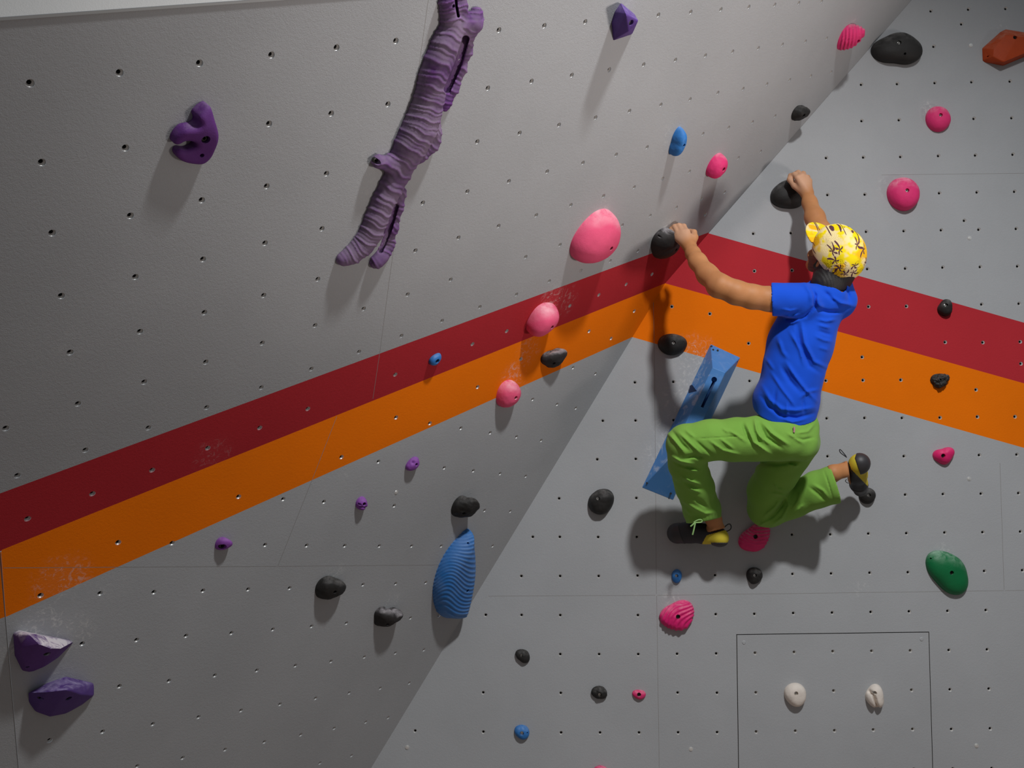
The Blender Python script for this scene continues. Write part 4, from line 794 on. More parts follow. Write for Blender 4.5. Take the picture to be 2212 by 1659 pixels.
def hand(P, wrist, knuckles, tips, thumb, k=.011):
    v = None; w = np.array(wrist)
    for i, (kx, ky, kz) in enumerate(knuckles):
        d = cap(P, at(*w[:3]) + (at(kx, ky, kz) - at(*w[:3])) * .12, at(kx, ky, kz), .0185, .0125); v = d if v is None else smin(v, d, .014)
    f = None
    for i, ch in enumerate(tips):
        kx, ky, kz = knuckles[i]; r = (.0098, .0102, .0098, .0086)[i]
        pts = [(kx, ky, kz, r + .0012)] + [(x, y, z, r * s) for (x, y, z), s in zip(ch, (.98, .92, .80))]
        d = chain(P, pts, .004)
        for x, y, z in ch[:1]: d = smin(d, ell(P, at(x, y, z), (r * 1.12,) * 3), .004)      # knuckle joint
        f = d if f is None else smin(f, d, .0022)                                           # fingers stay apart
    t = chain(P, thumb, .006)
    return smin(smin(v, f, .006), t, .009)
LW = (1492, 536, 3.555); LK_ = [(1484, 501, 3.590), (1475, 503, 3.592), (1466.5, 506.5, 3.600), (1459, 512, 3.612)]
LT = [[(1477, 489, 3.622), (1471, 487.5, 3.650), (1467, 492, 3.665)], [(1466.5, 488, 3.625), (1461, 488, 3.653), (1457.5, 493, 3.668)], [(1457.5, 490, 3.630), (1452.5, 491, 3.655), (1450, 496, 3.668)], [(1450.5, 495, 3.640), (1446, 496.5, 3.658), (1444.5, 501, 3.668)]]
LTH = [(1494, 528, 3.570, .016), (1500, 513, 3.590, .0145), (1499, 502, 3.608, .0115), (1490, 499, 3.626, .0095)]
RW = (1744, 420, 3.79); RK_ = [(1723, 385, 3.792), (1732, 381, 3.795), (1741, 384, 3.803), (1748, 391, 3.812)]
RT_ = [[(1716, 377, 3.822), (1712, 378, 3.850), (1710, 384, 3.862)], [(1724, 373, 3.828), (1720, 374, 3.855), (1718, 381, 3.868)], [(1735, 375, 3.835), (1731, 375.5, 3.862), (1728, 382, 3.874)], [(1745, 383, 3.840), (1741, 383, 3.864), (1738, 389, 3.874)]]
RTH = [(1731, 412, 3.800, .0155), (1717, 401, 3.812, .0135), (1706, 388, 3.826, .0112), (1707, 379, 3.842, .0095)]
SHL = ([(1463, 1152, 3.775, .040), (1490, 1150, 3.755, .040), (1520, 1153, 3.73, .037), (1550, 1158, 3.705, .035)], (1556, 1162, 3.70, (.033, .032, .037)))
SHR = ([(1858, 1058, 3.755, .025), (1855, 1044, 3.725, .031), (1852, 1024, 3.67, .035), (1852, 1008, 3.62, .035)], (1857, 1000, 3.605, (.038, .037, .037)))
def shoe_outer(P, sh): v = chain(P, sh[0], .02); return smin(v, ell(P, at(*sh[1][:3]), sh[1][3]), .018)
def f_body(P):
    v = head(P)
    v = smin(v, chain(P, NECK), .025)
    la = chain(P, LARM, .02); la = smin(la, hand(P, LW, LK_, LT, LTH), .012)
    la = smin(la, ell(P, at(1546, 622, 3.365), (.028, .028, .030)), .02)                     # elbow
    ra = chain(P, RARM, .02); ra = smin(ra, hand(P, RW, RK_, RT_, RTH), .012)
    v = smin(v, np.minimum(la, ra), .02)
    q = P * [1, 1, 1]; 
    tor = chain(P, [(1750, 680, 3.455, .085), (1722, 780, 3.455, .080), (1704, 880, 3.455, .085), (1704, 930, 3.46, .085)], .03)
    tor = smin(tor, chain(P, [(1735, 655, 3.40, .055), (1812, 655, 3.45, .052)]), .04)
    v = smin(v, tor, .03)
    ll = chain(P, [(1700, 940, 3.44, .07), (1590, 950, 3.44, .060), (1484, 958, 3.46, .047), (1497, 1010, 3.53, .046), (1518, 1072, 3.62, .038), (1540, 1118, 3.675, .030), (1548, 1142, 3.695, .032)], .02)
    lf = smin(chain(P, [(1548, 1150, 3.70, .028), (1508, 1152, 3.735, .026), (1470, 1154, 3.76, .024)], .02), ell(P, at(1556, 1158, 3.70), (.026, .024, .03)), .02)
    rl = chain(P, [(1728, 950, 3.47, .07), (1685, 1030, 3.62, .060), (1655, 1098, 3.735, .046), (1715, 1080, 3.68, .042), (1768, 1050, 3.615, .036), (1800, 1022, 3.578, .029), (1829, 1013, 3.60, .0285)], .02)
    rf = smin(chain(P, [(1840, 1012, 3.60, .028), (1848, 1034, 3.675, .025), (1856, 1056, 3.745, .022)], .02), ell(P, at(1856, 998, 3.60), (.026, .024, .03)), .02)
    rf = smin(rf, ell(P, at(1826, 1022, 3.578), (.012, .012, .012)), .012)                   # ankle bone
    lf = smin(lf, ell(P, at(1538, 1148, 3.67), (.012, .012, .012)), .012)
    v = smin(v, smin(ll, lf, .02), .03); v = smin(v, smin(rl, rf, .02), .03)
    m = np.abs(v) < .06                                                                      # skin stays inside the clothes
    if m.any():
        Q = P[m]; w = v[m]; x, y = to_px(Q).T
        so, (cl, cr, hem, nk) = shirt_outer(Q), shirt_cuts(Q)
        ins = (np.maximum(np.maximum(cl, cr), np.maximum(hem, nk)) < -.012) & (y < 900)
        w = np.where(ins, np.maximum(w, so + .013), w)
        po = pants_outer(Q); pc = pants_cut(Q, x, y); w = np.where((pc < -.010) & (y > 895) & (po < .03) & ~((x > 1600) & (y < 905)), np.maximum(w, po + .012), w)
        s1, s2 = shoe_outer(Q, SHL), shoe_outer(Q, SHR)
        w = np.where((y > 1147 - (x - 1540) * .25) & (x < 1600) & (s1 < .04), np.maximum(w, s1 + .004), w)
        w = np.where((x > 1833 + (y - 1013) * .15) & (s2 < .05), np.maximum(w, s2 + .004), w)
        v[m] = w
    return v
def folds(P, base, items, near=.03):
    m = np.abs(base) < near; out = np.zeros(len(P))
    if not m.any(): return base
    q = to_px(P[m]); acc = np.zeros(len(q))
    for poly, w, a in items:
        poly = np.array(poly, float); lo = poly.min(0) - 3 * w; hi = poly.max(0) + 3 * w; s = ((q > lo) & (q < hi)).all(1)
        if not s.any(): continue
        d, run = seg_dist(q[s], poly); L = np.hypot(*np.diff(poly, axis=0).T).sum()
        t = np.clip(np.minimum(run, L - run) / (L * .25 + 1e-6), 0, 1) * .8 + .2
        acc[s] += a * np.exp(-(d / w) ** 2) * t
    out[m] = acc; return base - out
def wob(P, sc, amp, seed=0.0):
    """cheap band-limited waviness"""
    x, y, z = P[:, 0] * sc + seed, P[:, 1] * sc - seed, P[:, 2] * sc
    return amp * (np.sin(x * 1.3 + 1.7 * np.sin(y * .9 + z)) * np.sin(y * 1.1 + 1.3 * np.sin(z * .8 - x)) + .5 * np.sin(2.3 * x + y * 1.9 + z * 2.1))
SHIRT_F = [([(1748, 618), (1761, 638), (1759, 662), (1741, 682), (1722, 690)], 4.5, -.010), ([(1738, 612), (1752, 632), (1752, 655)], 6, .006), ([(1764, 640), (1768, 655), (1778, 668)], 6, .009),
    ([(1732, 700), (1738, 740), (1759, 781), (1784, 793)], 4.5, .010), ([(1722, 700), (1728, 745), (1748, 790), (1772, 806)], 5, -.007), ([(1697, 781), (1716, 811), (1738, 839), (1763, 866)], 4.5, .010), ([(1688, 790), (1706, 822), (1730, 850)], 5, -.008),
    ([(1706, 717), (1717, 735), (1729, 757), (1736, 790)], 4, .007), ([(1647, 835), (1663, 864), (1688, 884), (1720, 887), (1759, 880)], 5, .009), ([(1645, 856), (1664, 880), (1690, 899), (1722, 903), (1757, 893)], 4.5, -.009), ([(1665, 804), (1688, 839), (1706, 862), (1718, 880)], 4, .007), ([(1655, 775), (1672, 800)], 4, .004),
    ([(1766, 702), (1794, 709)], 4, .006), ([(1761, 726), (1780, 735), (1797, 738)], 4, .006), ([(1764, 714), (1796, 724)], 4, -.005), ([(1768, 750), (1790, 757)], 4, .004), ([(1768, 842), (1745, 846), (1728, 860)], 4, .006),
    ([(1791, 640), (1818, 655), (1844, 660)], 5, .010), ([(1766, 668), (1790, 674), (1816, 673)], 4.5, -.010), ([(1766, 690), (1785, 694), (1806, 690)], 4, .006), ([(1694, 682), (1712, 684), (1726, 679)], 3, .006), ([(1698, 698), (1714, 698), (1728, 690)], 3, .006), ([(1690, 668), (1708, 672), (1722, 668)], 3, .005), ([(1696, 690), (1720, 690)], 2.6, -.006),
    ([(1778, 628), (1800, 648), (1812, 652)], 5, -.008), ([(1820, 612), (1832, 634), (1836, 650)], 4, -.006), ([(1680, 730), (1690, 760), (1702, 775)], 5, .006), ([(1676, 842), (1672, 870), (1684, 900)], 4, -.006), ([(1700, 868), (1700, 905)], 4, .006), ([(1735, 862), (1738, 895)], 4, -.005), ([(1690, 905), (1712, 912), (1740, 905)], 3.5, .006)]
def shirt_outer(P):
    q = P.copy(); q[:, 2] = 3.455 + (q[:, 2] - 3.455) * 1.12
    def ch(pts):
        v = None
        for a, b in zip(pts[:-1], pts[1:]): d = cap(q, at(*a[:3]), at(*b[:3]), a[3], b[3]); v = d if v is None else smin(v, d, .02)
        return v
    t = ch([(1748, 690, 3.455, .112), (1728, 745, 3.455, .118), (1714, 800, 3.455, .112), (1706, 835, 3.455, .109), (1697, 868, 3.455, .117), (1695, 915, 3.455, .108), (1695, 960, 3.455, .100)])
    sh = cap(P, at(1735, 652, 3.40), at(1812, 652, 3.45), .064, .058); t = smin(t, sh, .045)
    t = smin(t, cap(P, at(1795, 600, 3.43), at(1785, 640, 3.42), .066, .074), .03); t = smin(t, ell(q, at(1768, 652, 3.42), (.075, .05, .072)), .03)
    sl = cap(P, at(1735, 650, 3.385), at(1640, 645, 3.35), .064, .0580)
    sr = cap(P, at(1814, 650, 3.455), at(1795, 566, 3.57), .060, .055)
    return smin(smin(t, sl, .022), sr, .022)
def shirt_cuts(P):
    PX = to_px(P); x, y = PX[:, 0], PX[:, 1]; k = P[:, 2] / F_PX
    u = (at(1795, 566, 3.57) - at(1814, 650, 3.455)); u /= np.linalg.norm(u); cut_r = np.where(y < 680, (P - at(1800, 590, 3.54)) @ u, -1)
    cut_l = np.where(y < 683, (1667 + .03 * (y - 645) - x) * k, -1)                  # sleeve end
    hem = (y - (888 + (3.47 - P[:, 2]) * 290 - np.clip((1700 - x), 0, 99) * .08)) * k
    nb = at(1803, 595, 3.42) - at(1786, 640, 3.40); nb /= np.linalg.norm(nb); d = P - at(1797, 590, 3.42)
    near_n = np.sqrt(((d - np.outer(d @ nb, nb)) ** 2).sum(1)) < .066
    neck = np.where(near_n & (y < 650), (P - at(1789, 622, 3.375)) @ (nb + np.array([0, 0, .12])), -1)
    return cut_l, cut_r, hem, neck
def f_shirt(P):
    v = shirt_outer(P); v = v - wob(P, 26, .0016) * (np.abs(v) < .04); v = folds(P, v, SHIRT_F)
    cut_l, cut_r, hem, neck = shirt_cuts(P)
    il = smax(chain(P, LARM) - .0035, -cut_l - .03, .004); ir = smax(chain(P, RARM) - .0055, -cut_r - .03, .004)
    inn = smax(smin(chain(P, NECK), head(P), .02) - .006, -neck - .014, .004); inner = np.minimum(np.minimum(il, ir), inn)
    v = smax(v, cut_l, .002); v = smax(v, cut_r, .002); v = smax(v, hem, .003); v = smax(v, neck, .006)
    v = smax(v, -inner, .002)
    # open below the hem
    core = chain(P, [(1700, 905, 3.455, .098), (1696, 960, 3.455, .098)])
    return v
PANTS_F = [([(1442, 935), (1460, 955), (1480, 980)], 3.5, .008), ([(1452, 930), (1472, 958), (1490, 975)], 3.5, -.006), ([(1466, 934), (1488, 955), (1515, 981)], 3.5, .008), ([(1480, 928), (1500, 945)], 3.5, .005), ([(1500, 950), (1520, 968), (1540, 985)], 3.5, -.005),
    ([(1530, 950), (1562, 973), (1597, 982)], 3.5, .006), ([(1554, 946), (1585, 970)], 3.2, .005), ([(1500, 948), (1555, 945), (1608, 942)], 1.3, -.003), ([(1570, 928), (1592, 940), (1612, 955)], 3.2, .005), ([(1560, 925), (1574, 935)], 3, .004),
    ([(1612, 914), (1628, 955), (1664, 981)], 4, .010), ([(1604, 915), (1612, 938), (1622, 958)], 3.2, -.007), ([(1630, 905), (1634, 930), (1648, 955)], 3.6, .008), ([(1647, 912), (1667, 936), (1704, 961)], 4, .009), ([(1640, 915), (1655, 945), (1690, 968)], 3.5, -.007), ([(1636, 938), (1665, 962)], 3.5, .005), ([(1700, 935), (1715, 945), (1735, 958)], 3.5, .005), ([(1720, 936), (1745, 932), (1760, 915)], 3, .004), ([(1712, 945), (1735, 950), (1758, 945)], 3, -.004),
    ([(1448, 985), (1470, 997), (1500, 1003)], 3.5, .007), ([(1452, 996), (1478, 1009), (1512, 1013)], 3.5, -.006), ([(1470, 1008), (1490, 1016), (1512, 1018)], 3.5, .006), ([(1472, 1029), (1492, 1040), (1513, 1046)], 3.5, .007), ([(1476, 1040), (1500, 1052), (1520, 1056)], 3, -.005), ([(1484, 1053), (1500, 1060), (1514, 1064)], 3.5, .006), ([(1490, 1068), (1512, 1084), (1530, 1100)], 4.5, -.006), ([(1478, 1084), (1500, 1098), (1524, 1110), (1545, 1106)], 4, .006), ([(1482, 1100), (1492, 1112)], 3, .004), ([(1540, 1000), (1535, 1030)], 3, .0),
    ([(1478, 990), (1500, 984), (1522, 990)], 5, -.010), ([(1620, 1000), (1680, 1002), (1735, 995)], 5, -.009), ([(1700, 1000), (1715, 1008), (1727, 1005)], 3, .005), ([(1670, 1045), (1680, 1056), (1695, 1062)], 3.5, .006), ([(1664, 1065), (1680, 1068), (1700, 1072)], 3.5, .005), ([(1696, 1074), (1690, 1090), (1674, 1110), (1652, 1128)], 4.5, -.009), ([(1700, 1076), (1704, 1092), (1690, 1118), (1668, 1134)], 3.5, .008), ([(1686, 1078), (1674, 1096), (1650, 1116)], 3.5, .007), ([(1640, 1136), (1664, 1122)], 3, .005), ([(1712, 1100), (1724, 1082), (1730, 1060)], 3.6, .006), ([(1720, 1104), (1736, 1090)], 3.2, .004), ([(1748, 1052), (1766, 1066), (1782, 1080)], 3.5, -.005), ([(1755, 1046), (1778, 1060), (1790, 1076)], 3.5, .005), ([(1780, 1016), (1790, 1046), (1800, 1080)], 1.6, -.003)]
PANTS_F = [(q, w * .9, a * 1.3) for q, w, a in PANTS_F]
SHIRT_F = [(q, w * .9, a * 1.15) for q, w, a in SHIRT_F]
def pants_outer(P):
    q = P.copy(); q[:, 2] = 3.45 + (q[:, 2] - 3.45) * 1.1
    v = cap(q, at(1702, 900, 3.455), at(1702, 925, 3.455), .094, .100)
    v = smin(v, cap(P, at(1728, 925, 3.45), at(1724, 955, 3.43), .068, .076), .03)
    v = smin(v, ell(P, at(1688, 948, 3.42), (.085, .078, .09)), .03)
    ll = chain(P, [(1690, 946, 3.435, .088), (1640, 949, 3.44, .084), (1590, 950, 3.445, .079), (1530, 951, 3.45, .074), (1486, 961, 3.46, .079)], .02)
    ls = chain(P, [(1484, 963, 3.465, .078), (1485, 1000, 3.52, .071), (1500, 1050, 3.59, .073), (1516, 1100, 3.655, .072), (1527, 1150, 3.72, .070)], .015)
    l = smin(ll, ls, .012)
    rl = chain(P, [(1722, 955, 3.47, .082), (1680, 1020, 3.60, .078), (1658, 1060, 3.67, .076), (1656, 1098, 3.725, .078)], .02)
    rs = chain(P, [(1660, 1098, 3.72, .074), (1710, 1082, 3.68, .067), (1765, 1057, 3.625, .0705), (1803, 1046, 3.59, .071), (1818, 1040, 3.58, .070)], .015)
    r = smin(rl, rs, .010)
    v = smin(v, l, .025); return smin(v, r, .012)
def pants_cut(P, x, y):
    k = P[:, 2] / F_PX
    cut = np.where(x < 1600, (y - (1129 - .20 * (x - 1495)) - (3.66 - P[:, 2]) * 40) * k, ((x - (1792 + (y - 1011) * .305)) * .96 - (3.60 - P[:, 2]) * 60) * k)
    cut = np.where((x > 1600) & (x < 1700), -1, cut); cut = np.where((x > 1700) & (x < 1788) & (y < 1000), -1, cut)
    return np.where((x < 1600) & (y < 1050), -1, cut)
def f_pants(P):
    v = pants_outer(P); v = v - wob(P, 30, .0013, 3.0) * (np.abs(v) < .04); v = folds(P, v, PANTS_F)
    inner = smin(chain(P, [(1512, 1095, 3.65, .040), (1522, 1112, 3.67, .054), (1530, 1160, 3.735, .060)]), chain(P, [(1536, 1108, 3.665, .034), (1548, 1142, 3.695, .034)]), .01)
    inner = np.minimum(inner, chain(P, [(1765, 1060, 3.625, .045), (1795, 1049, 3.595, .062), (1850, 1026, 3.55, .066)]))
    PX = to_px(P); x, y = PX[:, 0], PX[:, 1]; k = P[:, 2] / F_PX; cut = pants_cut(P, x, y); top = (893 - y - (3.455 - P[:, 2]) * 60) * k
    # gathered hems
    g = .0012 * np.sin(x / 1.15) * np.exp(-((y - (1124 - .2 * (x - 1495))) / 5) ** 2) * (x < 1600)
    v = v - g; v = smax(v, cut, .002); v = smax(v, top, .004)
    return smax(v, -inner, .002)
def bb(pxs, z0, z1, pad=.02):
    c = np.array([at(x, y, z) for x, y in pxs for z in (z0, z1)]); return c.min(0) - pad, c.max(0) + pad
# skin ----------------------------------------------------------------
ts = NT('skin'); blot = ts.ramp(ts.noise(11, 4, .6), .3, .75, (.44, .185, .070, 1), (.56, .25, .10, 1))
# knuckles and palms paler with chalk: a patch around each hand
tot = None
for hp in (at(1468, 500, 3.60), at(1726, 386, 3.80)):
    d = ts.n('ShaderNodeVectorMath', operation='DISTANCE'); ts.t.links.new(ts.tc.outputs['Object'], d.inputs[0]); d.inputs[1].default_value = W(hp)
    m = ts.n('ShaderNodeMapRange', interpolation_type='SMOOTHSTEP'); ts.t.links.new(d.outputs['Value'], m.inputs[0]); m.inputs[1].default_value = .03; m.inputs[2].default_value = .085; m.inputs[3].default_value = .65; m.inputs[4].default_value = 0
    tot = m.outputs[0] if tot is None else ts.math('MAXIMUM', tot, m.outputs[0])
ts.bump(ts.noise(240, 3), .15, .001)
M_SKIN = ts.set(ts.mix(tot, blot, (.66, .40, .27, 1)), .55, spec=.3); ts.b.inputs['Subsurface Weight'].default_value = .08; ts.b.inputs['Subsurface Radius'].default_value = (.02, .008, .004)
lo, hi = bb([(1425, 360), (1890, 1190)], 3.25, 3.90, .0); lo[2] = 3.27; hi[2] = 3.90
V_, F_ = isosurf(f_body, lo, hi, .0033, .03)
person = np_mesh('person', V_, F_, None, [M_SKIN], 1)
tag(person, 'climber in blue T-shirt and green trousers hanging with both hands, back to the camera', 'person')
# shirt ---------------------------------------------------------------
tc = NT('blue_cotton'); n1 = tc.noise(520, 3, .6); 
tc.bump(tc.math('ADD', n1, tc.math('MULTIPLY', tc.noise(60, 4, .6), 1.5)), .25, .0015)
M_SHIRT = tc.set(tc.mix(tc.noise(9, 4), (.006, .068, .56, 1), (.010, .092, .68, 1)), .85, spec=.12, sheen=.08)
lo, hi = bb([(1615, 560), (1860, 945)], 3.25, 3.62); V_, F_ = isosurf(f_shirt, lo, hi, .0034, .03)
shirt = np_mesh('t_shirt', V_, F_, person, [M_SHIRT], 1); shirt['label'] = 'bright blue short-sleeved T-shirt'
tp = NT('green_cotton'); tp.bump(tp.math('ADD', tp.noise(480, 3, .6), tp.math('MULTIPLY', tp.noise(70, 4, .6), 1.6)), .25, .0015)
M_PANTS = tp.set(tp.mix(tp.noise(8, 4), (.165, .36, .05, 1), (.235, .46, .08, 1)), .85, spec=.12, sheen=.08)
lo, hi = bb([(1420, 870), (1845, 1165)], 3.28, 3.84, .01); V_, F_ = isosurf(f_pants, lo, hi, .0034, .03)
pants = np_mesh('trousers', V_, F_, person, [M_PANTS], 1); pants['label'] = 'grass green loose trousers with gathered hems'
# hair under the cap ---------------------------------------------------
def f_hair(P):
    L = hl(P); v = ell(P, HC + HM @ [0, -.010, .010], (.083, .103, .100), HM)
    v = smin(v, ell(P, HC + HM @ [0, -.058, -.066], (.066, .052, .066), HM), .03)
    v = smin(v, cap(P, at(1800, 585, 3.42), at(1787, 612, 3.405), .0605, .0575), .02)
    v = v - .0006 * np.sin(L[:, 0] * 600 + 3 * np.sin(L[:, 2] * 90)) * (np.abs(v) < .02)
    front = L[:, 1] - .028 - .25 * (L[:, 2]); ear = -ell(P, HC + HM @ [.085, .010, -.014], (.034, .034, .042), HM)
    low = -(L[:, 2] + .105)
    return smax(smax(smax(v, front, .006), ear, .004), low, .01)
lo = HC - .15; hi = HC + .15
V_, F_ = isosurf(f_hair, lo, hi, .003, .03)
th = NT('black_hair'); th.bump(th.noise(300, 4, .7), .6, .002)
np_mesh('hair', V_, F_, person, [th.set((.012, .010, .009, 1), .55)], 0)
# cap -------------------------------------------------------------------
def f_crown(P):
    L = hl(P); o = ell(P, HC + HM @ [0, -.014, .020], (.0905, .1075, .100), HM)
    o = smin(o, ell(P, HC + HM @ [0, .040, .052], (.072, .052, .056), HM), .03)
    o = o - .0012 * np.cos(np.arctan2(L[:, 0], L[:, 1] + .01) * 6) ** 8 * 0 - wob(P, 34, .0014) * (np.abs(o) < .03)
    i = o + .0035
    rim = -(L[:, 2] - (-.008 + .05 * L[:, 1] - .30 * np.clip(-L[:, 1] - .02, 0, 1)))
    arch = np.where(L[:, 1] < 0, -ell(P, HC + HM @ [0, -.110, -.040], (.040, .05, .034), HM), -1)     # opening over the strap
    return smax(smax(smax(o, -i, .001), rim, .003), arch, .003)
V_, F_ = isosurf(f_crown, lo, hi, .0024, .03)
tk = NT('tropical_print_cotton')
rx = Vector(M3 @ np.array([1, 0, 0])); ry = Vector(M3 @ np.array([0, -.8, -.6]))
def dotv(t, sock, v): n = t.n('ShaderNodeVectorMath', operation='DOT_PRODUCT'); t.t.links.new(sock, n.inputs[0]); n.inputs[1].default_value = v; return n.outputs['Value']
a_ = dotv(tk, tk.tc.outputs['Object'], rx); b_ = dotv(tk, tk.tc.outputs['Object'], ry)
cmb = tk.n('ShaderNodeCombineXYZ'); tk.t.links.new(a_, cmb.inputs[0]); tk.t.links.new(b_, cmb.inputs[1])
def leaves(t, vec, scale, rmax, k, seedoff):
    mp = t.n('ShaderNodeVectorMath', operation='ADD'); t.t.links.new(vec, mp.inputs[0]); mp.inputs[1].default_value = (seedoff, seedoff * 1.7, 0)
    vo = t.n('ShaderNodeTexVoronoi', voronoi_dimensions='2D', feature='F1', i_Scale=scale, i_Randomness=.75); t.t.links.new(mp.outputs[0], vo.inputs['Vector'])
    df = t.n('ShaderNodeVectorMath', operation='SUBTRACT'); sc = t.n('ShaderNodeVectorMath', operation='SCALE'); t.t.links.new(mp.outputs[0], sc.inputs[0]); sc.inputs['Scale'].default_value = 1
    t.t.links.new(sc.outputs[0], df.inputs[0]); t.t.links.new(vo.outputs['Position'], df.inputs[1])
    s = t.n('ShaderNodeSeparateXYZ'); t.t.links.new(df.outputs[0], s.inputs[0])
    ang = t.math('ARCTAN2', s.outputs[0], s.outputs[1]); sx = t.n('ShaderNodeSeparateColor'); t.t.links.new(vo.outputs['Color'], sx.inputs[0])
    r = t.math('MULTIPLY', vo.outputs['Distance'], 1.0)
    ang = t.math('ADD', ang, t.math('ADD', t.math('MULTIPLY', sx.outputs[0], 6.28), t.math('MULTIPLY', r, 1.3)))
    pet = t.math('POWER', t.math('ABSOLUTE', t.math('COSINE', t.math('MULTIPLY', ang, k))), 3.0)
    half = t.math('ADD', .35, t.math('MULTIPLY', t.math('COSINE', t.math('ADD', ang, 0.8)), .35))
    lim = t.math('MULTIPLY', t.math('ADD', .10, t.math('MULTIPLY', pet, t.math('ADD', .35, half))), rmax)
    return t.math('LESS_THAN', r, lim)
lf_ = leaves(tk, cmb.outputs[0], 23, .50, 2.5, 3.1)
blotch = tk.ramp(tk.noise(22, 2, .4), .50, .57); blotch2 = tk.ramp(tk.noise(13, 2, .4), .58, .63)
base = tk.mix(blotch, (.92, .74, .36, 1), (.95, .74, .006, 1)); base = tk.mix(blotch2, base, (.93, .50, .01, 1))
tk.bump(tk.noise(420, 3), .2, .001)
M_CAP = tk.set(tk.mix(lf_, base, (.12, .045, .06, 1)), .8, spec=.2)
cap_o = np_mesh('cap', V_, F_, person, [M_CAP], 1); cap_o['label'] = 'yellow cap printed with small brown palm leaves'
def f_bill(P):
    L = hl(P); x, y, z = L.T
    zc = .042 - 2.6 * x * x + .10 * (y - .08) - 1.2 * np.clip(y - .08, 0, 1) ** 2
    e = (np.sqrt((x / .082) ** 2 + ((y - .070) / .104) ** 2) - 1) * .07
    return smax(smax(np.abs(z - zc) * .93 - .0028, e, .002), -(y - .055), .002)
V_, F_ = isosurf(f_bill, lo - .05, hi + .05, .002, .03)
np_mesh('bill', V_, F_, cap_o, [M_CAP], 1)
bm = bmesh.new(); bmesh.ops.create_uvsphere(bm, u_segments=16, v_segments=8, radius=.006)
bmesh.ops.transform(bm, matrix=Matrix.Translation(W(HC + HM @ [0, -.014, .121])), verts=bm.verts); me = bpy.data.meshes.new('button'); bm.to_mesh(me); bm.free(); link('button', me, cap_o, [M_CAP], True)
# shoes -------------------------------------------------------------------
M_YEL = NT('yellow_suede'); M_YEL.bump(M_YEL.noise(400, 3), .25, .001); M_YEL = M_YEL.set((.62, .50, .03, 1), .8)
M_RUB = NT('black_rubber'); M_RUB.bump(M_RUB.noise(200, 3), .15, .001); M_RUBG = M_RUB.set((.035, .033, .036, 1), .5)
M_SYN = plain('dark_synthetic', (.020, .022, .026, 1), .6)
def make_shoe(sh, cuff, rub_toe, rub_heel, dark, lo, hi):
    def outer(P): return shoe_outer(P, sh)
    def f_upper(P):
        v = outer(P); c = cap(P, at(*cuff[0]), at(*cuff[1]), cuff[2], cuff[2]); return smax(v, -c, .003)
    V1, F1 = isosurf(f_upper, lo, hi, .0026, .03); up_ = np_mesh('climbing_shoe', V1, F1, person, [M_YEL, M_SYN], 1)
    dm = []
    me = up_.data; nP = len(me.polygons); cen = np.empty(nP * 3); me.polygons.foreach_get('center', cen); cen = cen.reshape(-1, 3); cen[:, 2] -= CAM_H; cc = cen @ M3; ispx = to_px(cc)
    me.polygons.foreach_set('material_index', dark(ispx, cc).astype(int))
    for nm, fn, off in (('toe_rubber', rub_toe, .0022), ('heel_rubber', rub_heel, .0024)):
        def f_r(P): v = outer(P) - off; v = smax(v, fn(P), .003); return smax(v, -(outer(P) + .003), .001)
        V2, F2 = isosurf(f_r, lo, hi, .0024, .03); np_mesh(nm, V2, F2, up_, [M_RUBG], 1)
    return up_
def loop_cord(pts, r, name, parent, mat):
    cu = bpy.data.curves.new(name, 'CURVE'); cu.dimensions = '3D'; sp = cu.splines.new('NURBS'); sp.points.add(len(pts) - 1)
    for p, c in zip(sp.points, pts): w = W(at(*c)); p.co = (w.x, w.y, w.z, 1)
    sp.use_endpoint_u = True; sp.order_u = 3; cu.bevel_depth = r; cu.bevel_resolution = 3
    o = bpy.data.objects.new(name, cu); COL.objects.link(o); bpy.context.view_layer.update()
    me = bpy.data.meshes.new_from_object(o.evaluated_get(bpy.context.evaluated_depsgraph_get())); bpy.data.objects.remove(o)
    return link(name, me, parent, [mat], True)
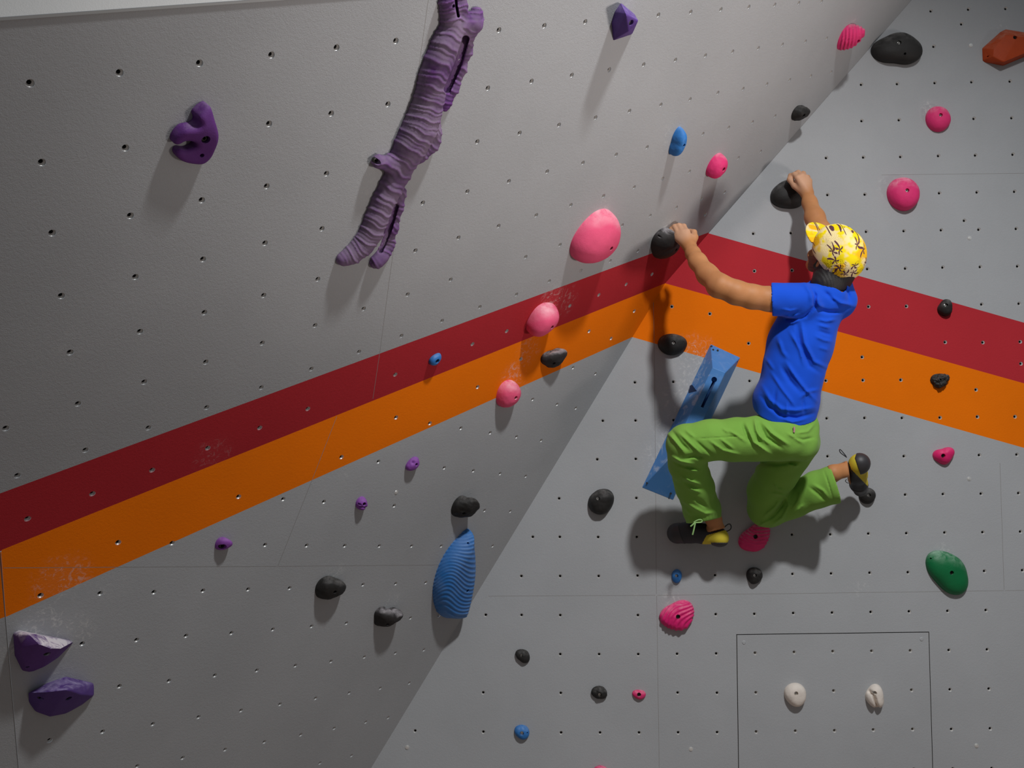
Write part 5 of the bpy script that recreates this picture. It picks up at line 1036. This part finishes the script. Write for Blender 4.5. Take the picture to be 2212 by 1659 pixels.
# left: toe at the wall on the left, heel right
A_ = at(1450, 1152, 3.78); B_ = at(1560, 1162, 3.70); dv = (B_ - A_); Ln = np.linalg.norm(dv); dv /= Ln
lo = np.minimum(A_, B_) - .07; hi = np.maximum(A_, B_) + .07
shoeL = make_shoe(SHL, ((1544, 1122, 3.68), (1539, 1095, 3.66), .037),
    lambda P: (P - A_) @ dv - .048 - .35 * (P[:, 1] - A_[1]), lambda P: np.maximum(-((P - A_) @ dv - Ln + .040), (1172 - to_px(P)[:, 1]) * P[:, 2] / F_PX), lambda q, c: (q[:, 0] < 1530 - (q[:, 1] - 1150) * .55) | (q[:, 1] < 1146 + (1562 - q[:, 0]) * .3), lo, hi)
shoeL['label'] = 'left climbing shoe, dark with a yellow heel'
loop_cord([(1564, 1140, 3.70), (1574, 1129, 3.70), (1581, 1137, 3.70), (1576, 1147, 3.70), (1566, 1148, 3.70)], .0022, 'pull_loop', shoeL, M_SYN)
# right: heel up, toe down on the small hold
A_ = at(1858, 1064, 3.765); B_ = at(1862, 988, 3.60); dv = (B_ - A_); Ln = np.linalg.norm(dv); dv /= Ln
dv2 = dv; A2 = A_; L2 = Ln
lo2 = np.minimum(A_, B_) - .08; hi2 = np.maximum(A_, B_) + .07
def heel_r(P): q = to_px(P); return np.maximum(-((P - A2) @ dv2 - L2 + .040), (1846 + np.abs(q[:, 1] - 990) * .35 - q[:, 0]) * P[:, 2] / F_PX)
shoeR = make_shoe(SHR, ((1813, 1018, 3.58), (1795, 1024, 3.575), .0345),
    lambda P: (P - A2) @ dv2 - .055 , heel_r, lambda q, c: (q[:, 1] > 1013 + (q[:, 0] - 1838) * 1.02) | (q[:, 0] < 1829 + (q[:, 1] - 985) * .33), lo2, hi2)
shoeR['label'] = 'right climbing shoe, yellow with black rubber heel, toe on a hold'
loop_cord([(1828, 986, 3.575), (1818, 973, 3.57), (1813, 970, 3.57), (1814, 977, 3.57), (1822, 983, 3.57), (1829, 988, 3.575)], .0018, 'pull_loop', shoeR, M_SYN)
loop_cord([(1829, 1036, 3.62), (1824, 1038, 3.62), (1832, 1045, 3.63), (1836, 1043, 3.63)], .0013, 'lace_loop', shoeR, M_SYN)
# drawcord bow at the left hem, label tag at the waist
M_CORD = plain('light_green_cord', (.30, .52, .18, 1), .8)
zc = 3.575
loop_cord([(1499, 1128, zc), (1506, 1123, zc - .005), (1516, 1122, zc), (1517, 1128, zc), (1508, 1129, zc - .003), (1501, 1129, zc)], .0024, 'drawcord', pants, M_CORD)
loop_cord([(1502, 1128, zc), (1497, 1133, zc - .004), (1492, 1137, zc)], .003, 'drawcord', pants, M_CORD)
loop_cord([(1502, 1128, zc), (1500, 1140, zc - .004), (1496, 1155, zc)], .003, 'drawcord', pants, M_CORD)
loop_cord([(1715, 922, 3.335), (1716, 927, 3.334), (1715, 934, 3.334)], .0035, 'zip_tag', pants, plain('pink_tag', (.5, .25, .28, 1), .7))
